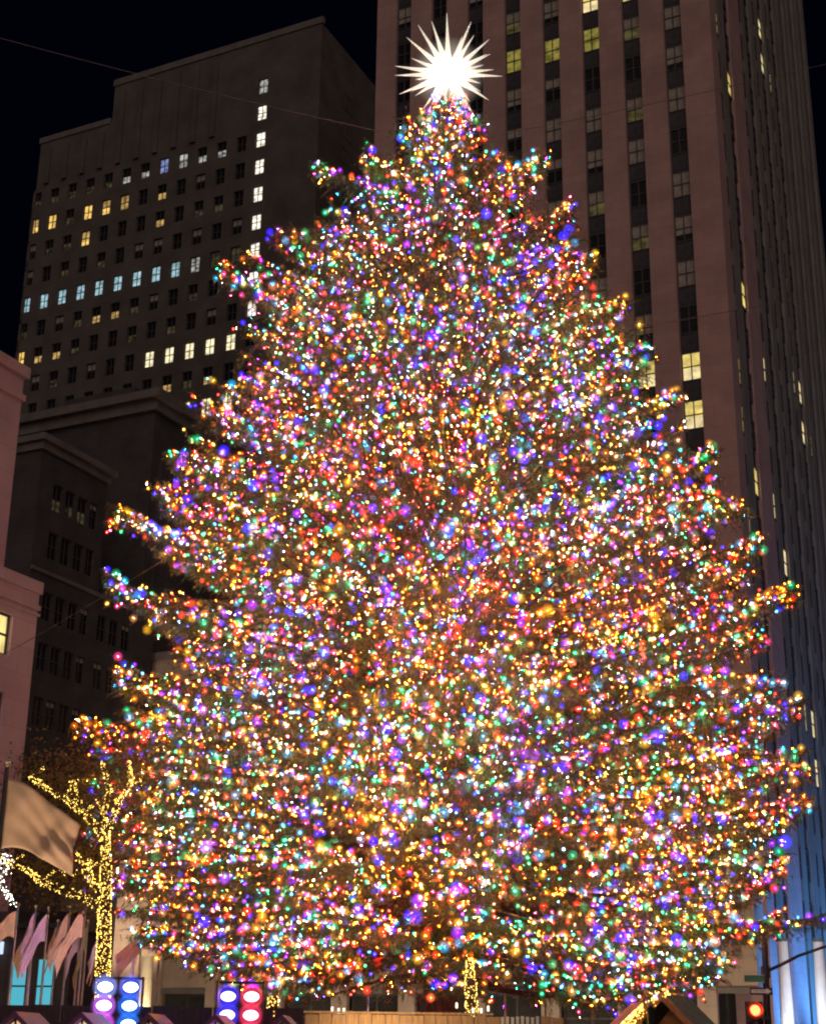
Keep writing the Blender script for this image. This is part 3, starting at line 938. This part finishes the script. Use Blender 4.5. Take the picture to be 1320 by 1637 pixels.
# ------------------------------------------------------------------ small light-wrapped trees
warm_b = emit('bulb_wrap_yellow', (1.0, .64, .12), 9)
white_b = emit('bulb_wrap_white', (.95, .95, .82), 9)
def wrap(points, rads, dens, r, thick=0.0):
    """bulbs wound round a limb"""
    out = []
    pts = np.array(points, float)
    seg = np.linalg.norm(np.diff(pts, axis=0), axis=1); cum = np.concatenate([[0], np.cumsum(seg)])
    n = int(cum[-1] * dens)
    s = rng.uniform(0, cum[-1], n)
    c = np.stack([np.interp(s, cum, pts[:, k]) for k in range(3)], 1)
    rd = np.interp(s, cum, rads)
    dr = rng.normal(size=(n, 3)); dr /= np.linalg.norm(dr, axis=1, keepdims=True)
    return c + dr * (rd + .015 + thick * rng.random(n))[:, None]
ov = np.array([(1, 0, 0), (-1, 0, 0), (0, 1, 0), (0, -1, 0), (0, 0, 1.3), (0, 0, -1.3)])
ot = np.array([(0, 2, 4), (2, 1, 4), (1, 3, 4), (3, 0, 4), (2, 0, 5), (1, 2, 5), (3, 1, 5), (0, 3, 5)])
def bulb_cloud(name, P, r, m, parent):
    P = np.asarray(P)
    rr = r * rng.uniform(.7, 1.25, len(P))
    v = (P[:, None] + ov[None] * rr[:, None, None]).reshape(-1, 3)
    t = (ot[None] + (np.arange(len(P)) * 6)[:, None, None]).reshape(-1, 3)
    o = link(name, tri_mesh(name, v, t, m), parent); o['kind'] = 'stuff'
    return o
def leaf_cloud(n, centers, spread, r=.05):
    c = np.array(centers)[rng.integers(0, len(centers), n)] + rng.normal(size=(n, 3)) * spread
    d = rng.normal(size=(n, 3)); d /= np.linalg.norm(d, axis=1, keepdims=True)
    return blades(c, d, rng.uniform(r, r * 2, n), rng.uniform(r * .3, r * .6, n)).reshape(-1, 3)

def small_tree(label, llabel, loc, trunk, limbs, dens_t, dens_l, leaf_n, br=.010):
    t = thing('bare_tree', label, 'tree', loc)
    part('trunk', MB().tube(trunk[0], trunk[1], 10), bark_m, t)
    P = [wrap(*trunk, dens_t, .01)]
    cents = []
    for pts, rs in limbs:
        part('limb', MB().tube(pts, rs, 6), bark_m, t)
        P.append(wrap(pts, rs, dens_l, .01, .03))
        for _ in range(3):
            i = rng.integers(1, len(pts)); e = np.array(pts[i]); q = e + rng.normal(size=3) * [.28, .2, .12] + [0, 0, .25]
            part('twig', MB().tube([tuple(e), tuple((e + q) / 2 + rng.normal(size=3) * .03), tuple(q)], [.012, .008, .004], 4), bark_m, t)
            P.append(wrap([e, q], [.01, .005], dens_l * .5, .01, .02))
            cents.append(q)
        cents += [np.array(p) for p in pts[1:]]
    if leaf_n:
        v = leaf_cloud(leaf_n, cents, .32).reshape(-1, 9); v = v[v[:, 2] > 2.9].reshape(-1, 3)
        o = link('foliage', tri_mesh('foliage', v, np.arange(len(v)).reshape(-1, 3), leaf_m), t); o['kind'] = 'stuff'
    s = thing('string_lights', llabel, 'string lights', loc)
    bulb_cloud('light_bulbs', np.concatenate(P), br, warm_b, s)
    return t
def rel(pts, o):
    return [(p[0] - o[0], p[1] - o[1], p[2] - o[2]) for p in pts]
o1 = (-5.40, 28, .75)
small_tree('small bare tree wrapped in yellow lights at lower left behind the tan flag', 'yellow lights wrapped round the small tree at lower left', o1,
           (rel([(-5.40, 28, .75), (-5.39, 28, 2.3), (-5.46, 28, 3.6), (-5.50, 28, 4.5), (-5.57, 28, 5.2)], o1), [.15, .13, .11, .09, .06]),
           [(rel([(-5.48, 28, 3.75), (-5.9, 28, 4.0), (-6.25, 28, 4.1), (-6.65, 28, 4.25), (-7.0, 28.1, 4.5), (-7.3, 28, 4.55)], o1), [.06, .05, .045, .035, .025, .01]),
            (rel([(-5.53, 28, 5.0), (-5.75, 28, 5.25), (-6.0, 28, 5.5), (-6.2, 28.1, 5.85), (-6.3, 28, 6.15)], o1), [.055, .045, .04, .03, .012]),
            (rel([(-5.9, 28, 5.4), (-6.3, 28, 5.72), (-6.75, 27.9, 5.95), (-7.05, 28, 6.15)], o1), [.04, .03, .02, .01]),
            (rel([(-5.55, 28, 5.1), (-5.62, 28, 5.5), (-5.55, 28, 5.9), (-5.75, 28.1, 6.45)], o1), [.05, .035, .03, .01]),
            (rel([(-5.5, 28, 4.7), (-5.8, 27.9, 4.55), (-6.05, 27.9, 4.4), (-6.3, 27.9, 4.38)], o1), [.045, .03, .02, .01]),
            (rel([(-5.46, 28, 4.0), (-5.7, 27.9, 4.2), (-5.85, 27.9, 4.5)], o1), [.04, .03, .01]),
            (rel([(-5.56, 28, 5.1), (-5.3, 27.6, 5.6), (-5.0, 27.2, 6.0)], o1), [.05, .03, .01])], 760, 175, 8000, .0060)
o2 = (1.16, 27.7, .75)
small_tree('small tree trunk wrapped in yellow lights behind the timber fence', 'yellow lights wrapped round the trunk behind the timber fence', o2,
           ([(0, 0, 0), (0, 0, 1.1), (-.04, 0, 1.8), (-.05, .05, 2.2)], [.11, .11, .09, .05]),
           [], 520, 70, 0, .0058)
o3 = (-3.05, 36, .75)
small_tree('small light-wrapped trunk right of the pink stage lamps', 'yellow lights wrapped round the trunk beside the pink stage lamps', o3,
           ([(0, 0, 0), (0, 0, 1.2), (.05, 0, 2.6), (.1, 0, 3.6)], [.13, .12, .10, .06]),
           [([(.05, 0, 2.3), (-.35, 0, 2.9), (-.5, 0, 3.6)], [.05, .04, .02]), ([(.05, 0, 2.2), (.4, 0, 2.7), (.6, 0, 3.2)], [.05, .04, .02])], 320, 90, 500, .008)
# white light spray at the left edge
ang = thing('string_lights', 'cluster of white lights on a wire figure at the left edge', 'string lights', (-6.5, 24, .75))
part('wire_frame', MB().tube([(-.1, 0, 0), (-.1, 0, 2.9), (.0, 0, 3.2)], [.03, .025, .02], 6).tube([(-.1, 0, 3.0), (.18, 0, 3.25), (.26, 0, 3.55)], [.015, .012, .01], 5).tube([(-.05, 0, 3.1), (.2, 0, 3.05), (.42, 0, 2.75)], [.015, .012, .01], 5), steel_m, ang)
bulb_cloud('light_bulbs', np.concatenate([wrap([(-.1, 0, 2.95), (.18, 0, 3.25), (.24, 0, 3.55)], [.05, .07, .03], 100, .01, .08), wrap([(-.05, 0, 3.1), (.2, 0, 3.05), (.42, 0, 2.75)], [.02, .02, .01], 90, .01, .03)]), .0075, white_b, ang)

# ------------------------------------------------------------------ flags and poles
def cloth(name, col):
    return mat(name, col, .85, .12, 2.5)
CLR = {'tan': cloth('cloth_tan', (.50, .32, .17)), 'orange': cloth('cloth_orange', (.66, .46, .32)), 'purple': cloth('cloth_purple', (.60, .40, .64)), 'lilac': cloth('cloth_lilac', (.64, .52, .66)),
       'salmon': cloth('cloth_salmon', (.74, .50, .43)), 'olive': cloth('cloth_olive', (.42, .38, .20)), 'rust': cloth('cloth_rust', (.64, .42, .36)), 'gold': cloth('cloth_gold', (.60, .42, .27))}
def flag_mesh(hoist, fly, ang, m, sgn=-1, fold=.10, seed=0, pinch=.35, taper=0.0):
    """a cloth hung from its hoist edge (origin = top of hoist), drooping at ang below horizontal"""
    r = random.Random(seed)
    nu, nv = 30, 22
    p1, p2 = r.uniform(0, 6), r.uniform(0, 6)
    vs = []
    for i in range(nu + 1):
        u = i / nu
        a = ang * min(1, .35 + u * 1.2)
        for j in range(nv + 1):
            v = j / nv
            hz = hoist * (1 - pinch * math.sin(math.pi * min(1, u * 1.0)) * .6 - pinch * u * .35) * (1 - taper * u)
            x = sgn * fly * u * math.cos(ang) * (1 - .12 * v * u)
            z = -fly * (u ** 1.15) * math.sin(a) - hz * v
            y = fold * (u ** .6) * (math.sin(u * 9 + p1 + v * 2.2) + .6 * math.sin(v * 7 + p2 + u * 4) + .14 * math.sin(u * 23 + v * 9 + p2) + .22 * math.sin(v * 19 - u * 13 + p1))
            vs.append((x + .3 * fold * math.sin(v * 6 + p1) * u, y, z))
    fs = []
    for i in range(nu):
        for j in range(nv):
            a = i * (nv + 1) + j
            fs.append((a, a + 1, a + nv + 2, a + nv + 1))
    b = MB(); b.add(vs, fs)
    me = b.mesh('flag', m)
    for p in me.polygons: p.use_smooth = True
    return me
def flagpole(loc, top, label, group=None, r=.035, fr=.06):
    t = thing('flagpole', label, 'flagpole', loc, 0, group)
    h = top - loc[2]
    part('pole', MB().tube([(0, 0, 0), (0, 0, h)], [r * 1.3, r * .8], 8), steel_m if r < .05 else black_metal, t)
    part('finial', MB().ball((0, 0, h + fr), fr, 10, 7), brass_m, t)
    return t
def flag(loc, label, m, hoist, fly, ang, sgn=-1, group=None, fold=.08, seed=0, pinch=.35, taper=0.0):
    o = link('flag', flag_mesh(hoist, fly, ang, m, sgn, fold, seed, pinch, taper), None, loc)
    s = o.modifiers.new('thickness', 'SOLIDIFY'); s.thickness = .012
    return tag(o, label, 'flag', group)
# big tan flag in front
p = thing('flagpole', 'dark flagpole with gilt ball carrying the big tan flag at left edge', 'flagpole', (-6.42, 24, .75))
part('pole', MB().tube([(0, 0, 0), (0, 0, 4.90)], [.05, .035], 10), black_metal, p)
part('finial', MB().ball((0, 0, 4.95), .062, 14, 9), brass_m, p)
flag((-6.38, 24, 5.47), 'large tan flag waving to the right at the left edge', CLR['gold'], 1.10, 1.42, rad(31), 1, None, .12, 9, .05, .30)
up_ = part('uplight', MB().tube([(.5, -2.4, 0), (.5, -2.4, .2)], [.08, .1], 10), black_metal, p)  # unseen lamp added to brighten the big flag
spot(up_, (.5, -2.4, .3), (.7, 0, 4.0), (1.0, .70, .48), 620, 45)
G1 = 'flags in the row at lower left'
P1 = 'flagpoles in the row at lower left'
row = [(-11.55, 46, 5.10, 'orange', 1.0, 1.0, 40, 'pale orange flag drooping leftmost in the row of flags'),
       (-11.30, 47, 4.85, 'tan', .9, 1.2, 66, 'narrow tan flag hanging between the pale orange flag and the purple flag'),
       (-11.02, 46, 5.05, 'purple', .9, 1.0, 72, 'slim purple flag left of the large purple flag'),
       (-10.52, 45.5, 4.98, 'purple', 1.0, 1.55, 62, 'large purple flag drooping furthest down to the left'),
       (-10.66, 47.5, 4.75, 'tan', .9, 1.0, 74, 'short tan flag behind the large purple flag'),
       (-10.00, 46, 5.05, 'rust', .9, 1.4, 66, 'dusty rose flag hanging behind the large salmon flag'),
       (-9.44, 45.5, 5.10, 'salmon', 1.0, 1.7, 58, 'large salmon flag hanging left of the yellow lit trunk'),
       (-9.85, 48, 4.80, 'olive', .9, 1.5, 78, 'pale olive flag hanging low between the salmon and dusty rose flags'),
       (-10.28, 49, 4.72, 'lilac', .8, 1.2, 70, 'pale lilac flag hanging between the large purple and the dusty rose flags'),
       (-9.62, 49.5, 4.70, 'gold', .8, 1.3, 74, 'pale sand flag hanging behind the large salmon flag'),
       (-11.75, 49, 4.75, 'salmon', .8, 1.2, 70, 'small salmon flag at the far left end of the row behind the pale orange flag'),
       (-9.00, 46.5, 4.80, 'lilac', .9, 1.4, 70, 'lilac flag hanging half behind the yellow lit trunk')]
for i, (x, y, z, c, ho, fl_, an_, lb) in enumerate(row):
    flagpole((x, y, .75), z + .12, 'thin flagpole carrying the ' + lb.split(' flag')[0] + ' flag, ' + ordinal(i) + ' of the row', P1)
    flag((x - .04, y, z), lb, CLR[c], ho * .78, fl_ * .86, rad(an_), -1, G1, .07, 11 + i)
flagpole((-6.33, 40, .75), 4.48, 'flagpole right of the yellow lit trunk with salmon flag', P1, .03, .05)
flag((-6.36, 40, 4.42), 'salmon flag streaming left between the lit trunk and the tree', CLR['salmon'], .62, 1.4, rad(38), -1, G1, .06, 31)
flagpole((-7.15, 42, .75), 4.60, 'thin flagpole with lilac flag between trunk and salmon flag', P1, .028, .05)
flag((-7.18, 42, 4.5), 'lilac flag hanging limp behind the streaming salmon flag', CLR['lilac'], .8, 1.3, rad(80), -1, G1, .05, 33)
fu = thing('floodlight', 'small added warm floodlight on the ground in front of the row of flags', 'floodlight', (-9.6, 38.5, .75))  # added lamp, not in view, that lights up the flag row
part('housing', MB().box(-.2, .2, -.15, .15, .1, .35).box(-.25, -.2, -.1, .1, 0, .4).box(.2, .25, -.1, .1, 0, .4), black_metal, fu)
part('lens', MB().box(-.18, .18, -.13, .13, .35, .365), emit('added_flood_warm', (1, .75, .5), 3, sample=False), fu)
spot(fu, (0, 0, .5), (-.2, 7.5, 3.3), (1.0, .76, .66), 1000, 80)
bare = [(2.37, 38, 3.75), (5.28, 37, 3.85), (-4.6, 38, 3.7), (-.95, 39, 3.6), (6.9, 40, 4.2), (3.6, 41, 3.9)]
desc = ['bare pole in front of the dark shopfront right of the lit trunk', 'bare pole with white ball under the right half of the tree', 'bare pole just left of the blue stage lamps', 'bare pole above the left part of the timber fence', 'bare pole beside the chalet roof under the right branches', 'bare pole between the fence and the chalet']
for (x, y, z), lb in zip(bare, desc):
    flagpole((x, y, .75), z, lb, 'bare flagpoles under the tree', .024, .04)

# ------------------------------------------------------------------ stage lamp blocks
def stage(label, loc, cols, glow, sp, ztop, dz, htop):
    t = thing('stage_light', label, 'stage light', loc)
    b = MB()
    h = sp / 2
    for x in (-h - .19, -.02, h + .15):
        b.box(x, x + .025, -.02, .06, 0, htop)
    for z in (0, .3, .6, htop - .04):
        b.box(-h - .15, h + .15, .0, .05, z, z + .035)
    part('frame', b, black_metal, t)
    for r in range(4):
        for k, cx in enumerate((-h, h)):
            z = ztop - dz * r
            lm = part('lamp', MB().tube([(cx, .05, z), (cx, -.07, z)], [.12, .135], 12), black_metal, t)
            part('lens', MB().ball((cx, -.055, z), .10, 14, 8, (1.25, .35, .8)), emit('stage_lens', cols[min(r, 2)][k], 9), lm)
            c_ = cols[min(r, 2)][k]; mx_ = tuple(v ** 2.2 for v in c_)
            part('halo_ball', MB().ball((cx, -.08, z), .20, 14, 9), glow_shell_mat('stage_glow', tuple(v ** 2.6 for v in c_), 1.1), lm).data.polygons.foreach_set('use_smooth', [True] * 126)  # glowing ball that imitates the glare round each lens
stage('stage lamp block glowing violet and blue at the foot of the lit trunk', (-4.25, 23.3, .75), [((.60, .66, 1), (.36, .46, 1)), ((.85, .5, 1), (.25, .5, 1)), ((.95, .42, 1), (.25, .55, 1))], [(.25, .06, .45), (.02, .02, .9)], .375, 1.55, .26, 1.70)
stage('stage lamp block with a blue column and a pink column under the tree', (-2.45, 23.3, .75), [((.30, .26, 1), (1, .30, .42)), ((.36, .3, 1), (1, .30, .45)), ((.36, .3, 1), (1, .3, .5))], [(.03, .01, 1.0), (.9, .03, .22)], .345, 1.44, .26, 1.66)

# ------------------------------------------------------------------ dark hoarding and gabled stalls, lower left
hd = thing('hoarding', 'dark plank hoarding along the bottom left below the flags', 'fence', (-6.6, 23.9, 0))
for i in range(11):
    part('plank', MB().box(i * .46 + .01, i * .46 + .45, rng.uniform(0, .01), .04, 0, 2.05 + rng.uniform(-.01, .01)), dark_wood, hd)
part('rail', MB().box(0, 5.06, .045, .1, .3, .4).box(0, 5.06, .045, .1, 1.7, 1.8), dark_wood, hd)
gable_glow = room('stall_glow', (1.0, .62, .34), .75, .4)
gl = ['gabled market stall at the bottom left corner', 'gabled market stall below the salmon flags', 'gabled market stall below the violet stage lamps', 'gabled market stall left of the pink stage lamps', 'gabled market stall left of the timber fence']
for i in range(5):
    x = -5.17 + .882 * i
    t = thing('market_stall', gl[i], 'market stall', (x, 21, 0), 0, 'gabled market stalls along the bottom')
    part('body', MB().box(-.38, .38, .05, 1.3, 0, 1.52), dark_wood, t)
    part('gable', MB().prism([(-.33, 1.53), (.33, 1.53), (0, 1.80)], 'y', .06, .10), gable_glow, t)
    part('post', MB().box(-.012, .012, .02, .055, 1.5, 1.82), dark_wood, t)
    part('roof', MB().prism([(0, 1.91), (-.46, 1.50), (-.46, 1.44), (0, 1.84)], 'y', -.05, 1.35), plum_m, t)
    part('roof', MB().prism([(0, 1.91), (0, 1.84), (.46, 1.44), (.46, 1.50)], 'y', -.05, 1.35), plum_m, t)

# ------------------------------------------------------------------ timber fence under the trunk
fn = thing('timber_fence', 'tan timber plank fence at the bottom centre in front of the tree trunk', 'fence', (-1.72, 27, .75))
x = 0.0; i = 0
while x < 4.25:
    white = 3.22 < x < 4.0
    wd = .085 if white else rng.uniform(.19, .25)
    part('picket' if white else 'plank', MB().box(x, x + wd - (.035 if white else .012), rng.uniform(0, .012), .035, 0, 1.27 + rng.uniform(-.012, .012)), white_wood if white else wood_m, fn)
    x += wd; i += 1
part('rail', MB().box(0, 4.25, .04, .09, 1.0, 1.1).box(0, 4.25, .04, .09, .25, .35), wood_m, fn)
part('cap_rail', MB().box(-.03, 3.2, -.02, .06, 1.285, 1.32), wood_m, fn)
spot(part('uplight', MB().tube([(1.2, -1.2, .0), (1.2, -1.2, .12)], [.06, .07], 8), black_metal, fn), (1.2, -1.2, .2), (1.6, 0, 1.1), (1.0, .68, .36), 210, 140)  # unseen uplight added to brighten the planks
gw = emit('post_light_white', (1.0, .86, .66), 2.2)
for i, xw in enumerate((.45, .56, .65, 2.58, 2.86, 3.0, 3.12)):
    t = thing('post_light', 'short white post light on the fence top, ' + ordinal(i) + ' from the left', 'lamp', (-1.72 + xw, 27.12, .75), 0, 'post lights behind the timber fence')
    h = rng.uniform(1.33, 1.46)
    part('post', MB().tube([(0, 0, 0), (0, 0, h - .06)], [.015, .015], 6), black_metal, t)
    part('globe', MB().tube([(0, 0, h - .06), (0, 0, h + .03)], [.018, .018], 8), gw, t)

# ------------------------------------------------------------------ chalets, lower right
ch = thing('chalet', 'wooden chalet with grey green roof and orange eave at lower right', 'hut', (4.28, 26.2, .75), rad(-32))
ch.scale = (.74, .8, .95)
part('wall', MB().box(-.55, .75, .12, 1.1, 0, .95), cedar_m, ch)
part('gable', MB().prism([(-.55, .95), (.75, .95), (.1, 1.52)], 'y', .14, .2), cedar_m, ch)
part('roof', MB().prism([(.0, 1.66), (.95, .96), (.95, 1.02), (.0, 1.73)], 'y', -.12, 1.25), green_roof, ch)
part('roof', MB().prism([(.0, 1.66), (.0, 1.73), (-.85, 1.07), (-.85, 1.01)], 'y', -.12, 1.25), green_roof, ch)
part('fascia', MB().prism([(.0, 1.62), (.97, .90), (.97, 1.04), (.0, 1.76)], 'y', -.18, -.125), cedar_m, ch)
part('fascia', MB().prism([(.0, 1.62), (.0, 1.76), (-.87, 1.10), (-.87, .98)], 'y', -.18, -.125), cedar_m, ch)
dr = part('door', MB().box(-.26, .06, .08, .12, 0, 1.0), black_metal, ch)
part('door_frame', MB().box(-.30, -.26, .06, .12, 0, 1.04).box(.06, .1, .06, .12, 0, 1.04).box(-.26, .06, .06, .12, 1.0, 1.04), white_wood, dr)
part('window', MB().box(.3, .62, .07, .115, .45, .85), room('chalet_glow', (1.0, .55, .18), .6, .4), ch)
lc = thing('string_lights', 'warm lights strung along the ridge of the grey green chalet roof', 'string lights', (4.28, 26.2, .75), rad(-32))
bulb_cloud('light_bulbs', np.concatenate([wrap([(-.41, -.13, 1.28), (0, -.13, 1.67), (.1, -.13, 1.59)], [.02, .03, .02], 110, .01, .05)]), .008, warm_b, lc)
g2 = thing('chalet', 'small hut with roof covered in golden lights beside the green roofed chalet', 'hut', (3.62, 26.0, .75))
part('wall', MB().box(-.3, .26, .1, 1.2, 0, .85), dark_wood, g2)
part('roof', MB().prism([(.28, 1.52), (-.42, .90), (-.42, .84), (.28, 1.44)], 'y', 0, 1.4), cedar_m, g2)
part('roof', MB().prism([(.28, 1.52), (.28, 1.44), (.42, 1.30), (.42, 1.38)], 'y', 0, 1.4), cedar_m, g2)
part('wall', MB().prism([(-.30, .86), (.26, .86), (.26, 1.38)], 'y', .1, .16), cedar_m, g2)
lc = thing('string_lights', 'dense golden lights covering the small hut roof', 'string lights', (3.62, 26.0, .75))
gp = rng.random((240, 3)); ggx = -.40 + .66 * gp[:, 0]
pg = np.stack([ggx, -.03 + .03 * gp[:, 1], .88 + (ggx + .40) * .89 - .20 * gp[:, 2] ** 2 + .02], 1)
bulb_cloud('light_bulbs', pg, .007, warm_b, lc)
ps = thing('post', 'slim dark post between the two huts', 'post', (3.98, 25.8, .75))
part('shaft', MB().tube([(0, 0, 0), (0, 0, 1.42)], [.075, .065], 8), black_metal, ps)
part('cap', MB().ball((0, 0, 1.46), .05, 8, 6), brass_m, ps)

# ------------------------------------------------------------------ traffic pole, signs, signal
tp = thing('traffic_pole', 'dark street pole with long curved arm at lower right', 'street pole', (8.66, 38, 0))
part('pole', MB().tube([(0, 0, 0), (0, 0, 2.5), (.05, 0, 4.35)], [.10, .085, .07], 10), black_metal, tp)
part('arm', MB().tube([(.03, 0, 3.3), (.4, 0, 3.46), (.85, 0, 3.68), (1.5, 0, 3.90), (2.6, 0, 4.05), (3.4, 0, 4.1)], [.04, .04, .036, .032, .028, .026], 8), black_metal, tp)
part('clamp', MB().tube([(.02, 0, 3.15), (.02, 0, 3.42)], [.11, .11], 10), black_metal, tp)
ow = thing('one_way_sign', 'black one way sign with white arrow on the dark street pole', 'sign', (8.55, 37.86, 2.84))
part('plate', MB().box(-.30, .24, 0, .02, -.085, .085), black_metal, ow)
signw = mat('sign_white', (.8, .8, .78), .5, .05, 4)
part('arrow', MB().prism([(-.27, -.04), (.10, -.04), (.10, -.07), (.21, 0), (.10, .07), (.10, .04), (-.27, .04)], 'y', -.008, -.001), signw, ow)
fc = bpy.data.curves.new('lettering', 'FONT'); fc.body = 'ONE WAY'; fc.size = .068; fc.align_x = 'CENTER'; fc.align_y = 'CENTER'; fc.extrude = .002
ft = bpy.data.objects.new('lettering_source', fc); COL.objects.link(ft)
bpy.context.view_layer.update()
fm = bpy.data.meshes.new_from_object(ft.evaluated_get(bpy.context.evaluated_depsgraph_get()))
bpy.data.objects.remove(ft)
fm.materials.clear(); fm.materials.append(black_metal)
fo = link('lettering', fm, ow, (-.09, -.011, 0)); fo.rotation_euler = (rad(90), 0, 0)
ss = thing('street_sign', 'green street name sign above the one way sign', 'sign', (8.45, 37.86, 3.14))
part('plate', MB().box(-.32, .16, 0, .02, -.10, .08), mat('sign_green', (.03, .16, .07), .5, .1, 4), ss)
part('border', MB().box(-.32, .16, -.004, -.001, .068, .08).box(-.32, .16, -.004, -.001, -.10, -.088), signw, ss)
sg = thing('traffic_signal', 'traffic signal glowing red at lower right', 'traffic light', (8.33, 37.8, 0))
part('housing', MB().box(-.19, .19, 0, .22, 1.55, 2.60), black_metal, sg)
part('bracket', MB().box(.19, .36, .08, .14, 2.2, 2.26).box(.19, .36, .08, .14, 1.8, 1.86), black_metal, sg)
red = emit('signal_red', (1.0, .10, .03), 9)
part('lens', MB().ball((0, 0, 2.40), .125, 14, 8, (1, .4, 1)), red, sg)
rc_ = part('halo_ball', MB().ball((0, -.03, 2.40), .22, 16, 10), glow_shell_mat('signal_glow', (1.0, .03, .01), .9), sg); rc_.data.polygons.foreach_set('use_smooth', [True] * 160)  # glowing ball that imitates the red halo round the lit lens
part('lens', MB().ball((0, 0, 2.07), .11, 12, 8, (1, .3, 1)), glass_m, sg)
part('lens', MB().ball((0, 0, 1.74), .11, 12, 8, (1, .3, 1)), glass_m, sg)
for z in (2.40, 2.07, 1.74):
    part('visor', MB().tube([(0, 0, z + .02), (0, -.16, z + .02)], [.155, .155], 12, False), mat('signal_red_hood', (.35, .03, .02), .5, .1, 4) if z > 2.3 else black_metal, sg)

# ------------------------------------------------------------------ cables to the tree top
def cable(label, a, c, sag):
    a, c = Vector(a), Vector(c)
    pts = []
    for i in range(17):
        t = i / 16
        p = a.lerp(c, t); p.z -= sag * 4 * t * (1 - t)
        pts.append(tuple(p))
    return tag(part('cable', MB().tube(pts, .009, 5), cable_m), label, 'cable')
cable('thin guy cable from the tree top to the upper right', (1.5, 34, 24.0), (22.0, 34.5, 30.5), .35)
cable('thin guy cable from the tree top to the upper left', (-1.0, 34, 24.2), (-24, 34.5, 31.5), .35)
cable('thin guy cable crossing low to the right of the tree', (5.6, 34, 18.6), (24, 34.5, 23.5), .3)
cable('thin guy cable from the left branches down to the pink building', (-5.6, 34, 12.5), (-16, 40, 8.6), .2)
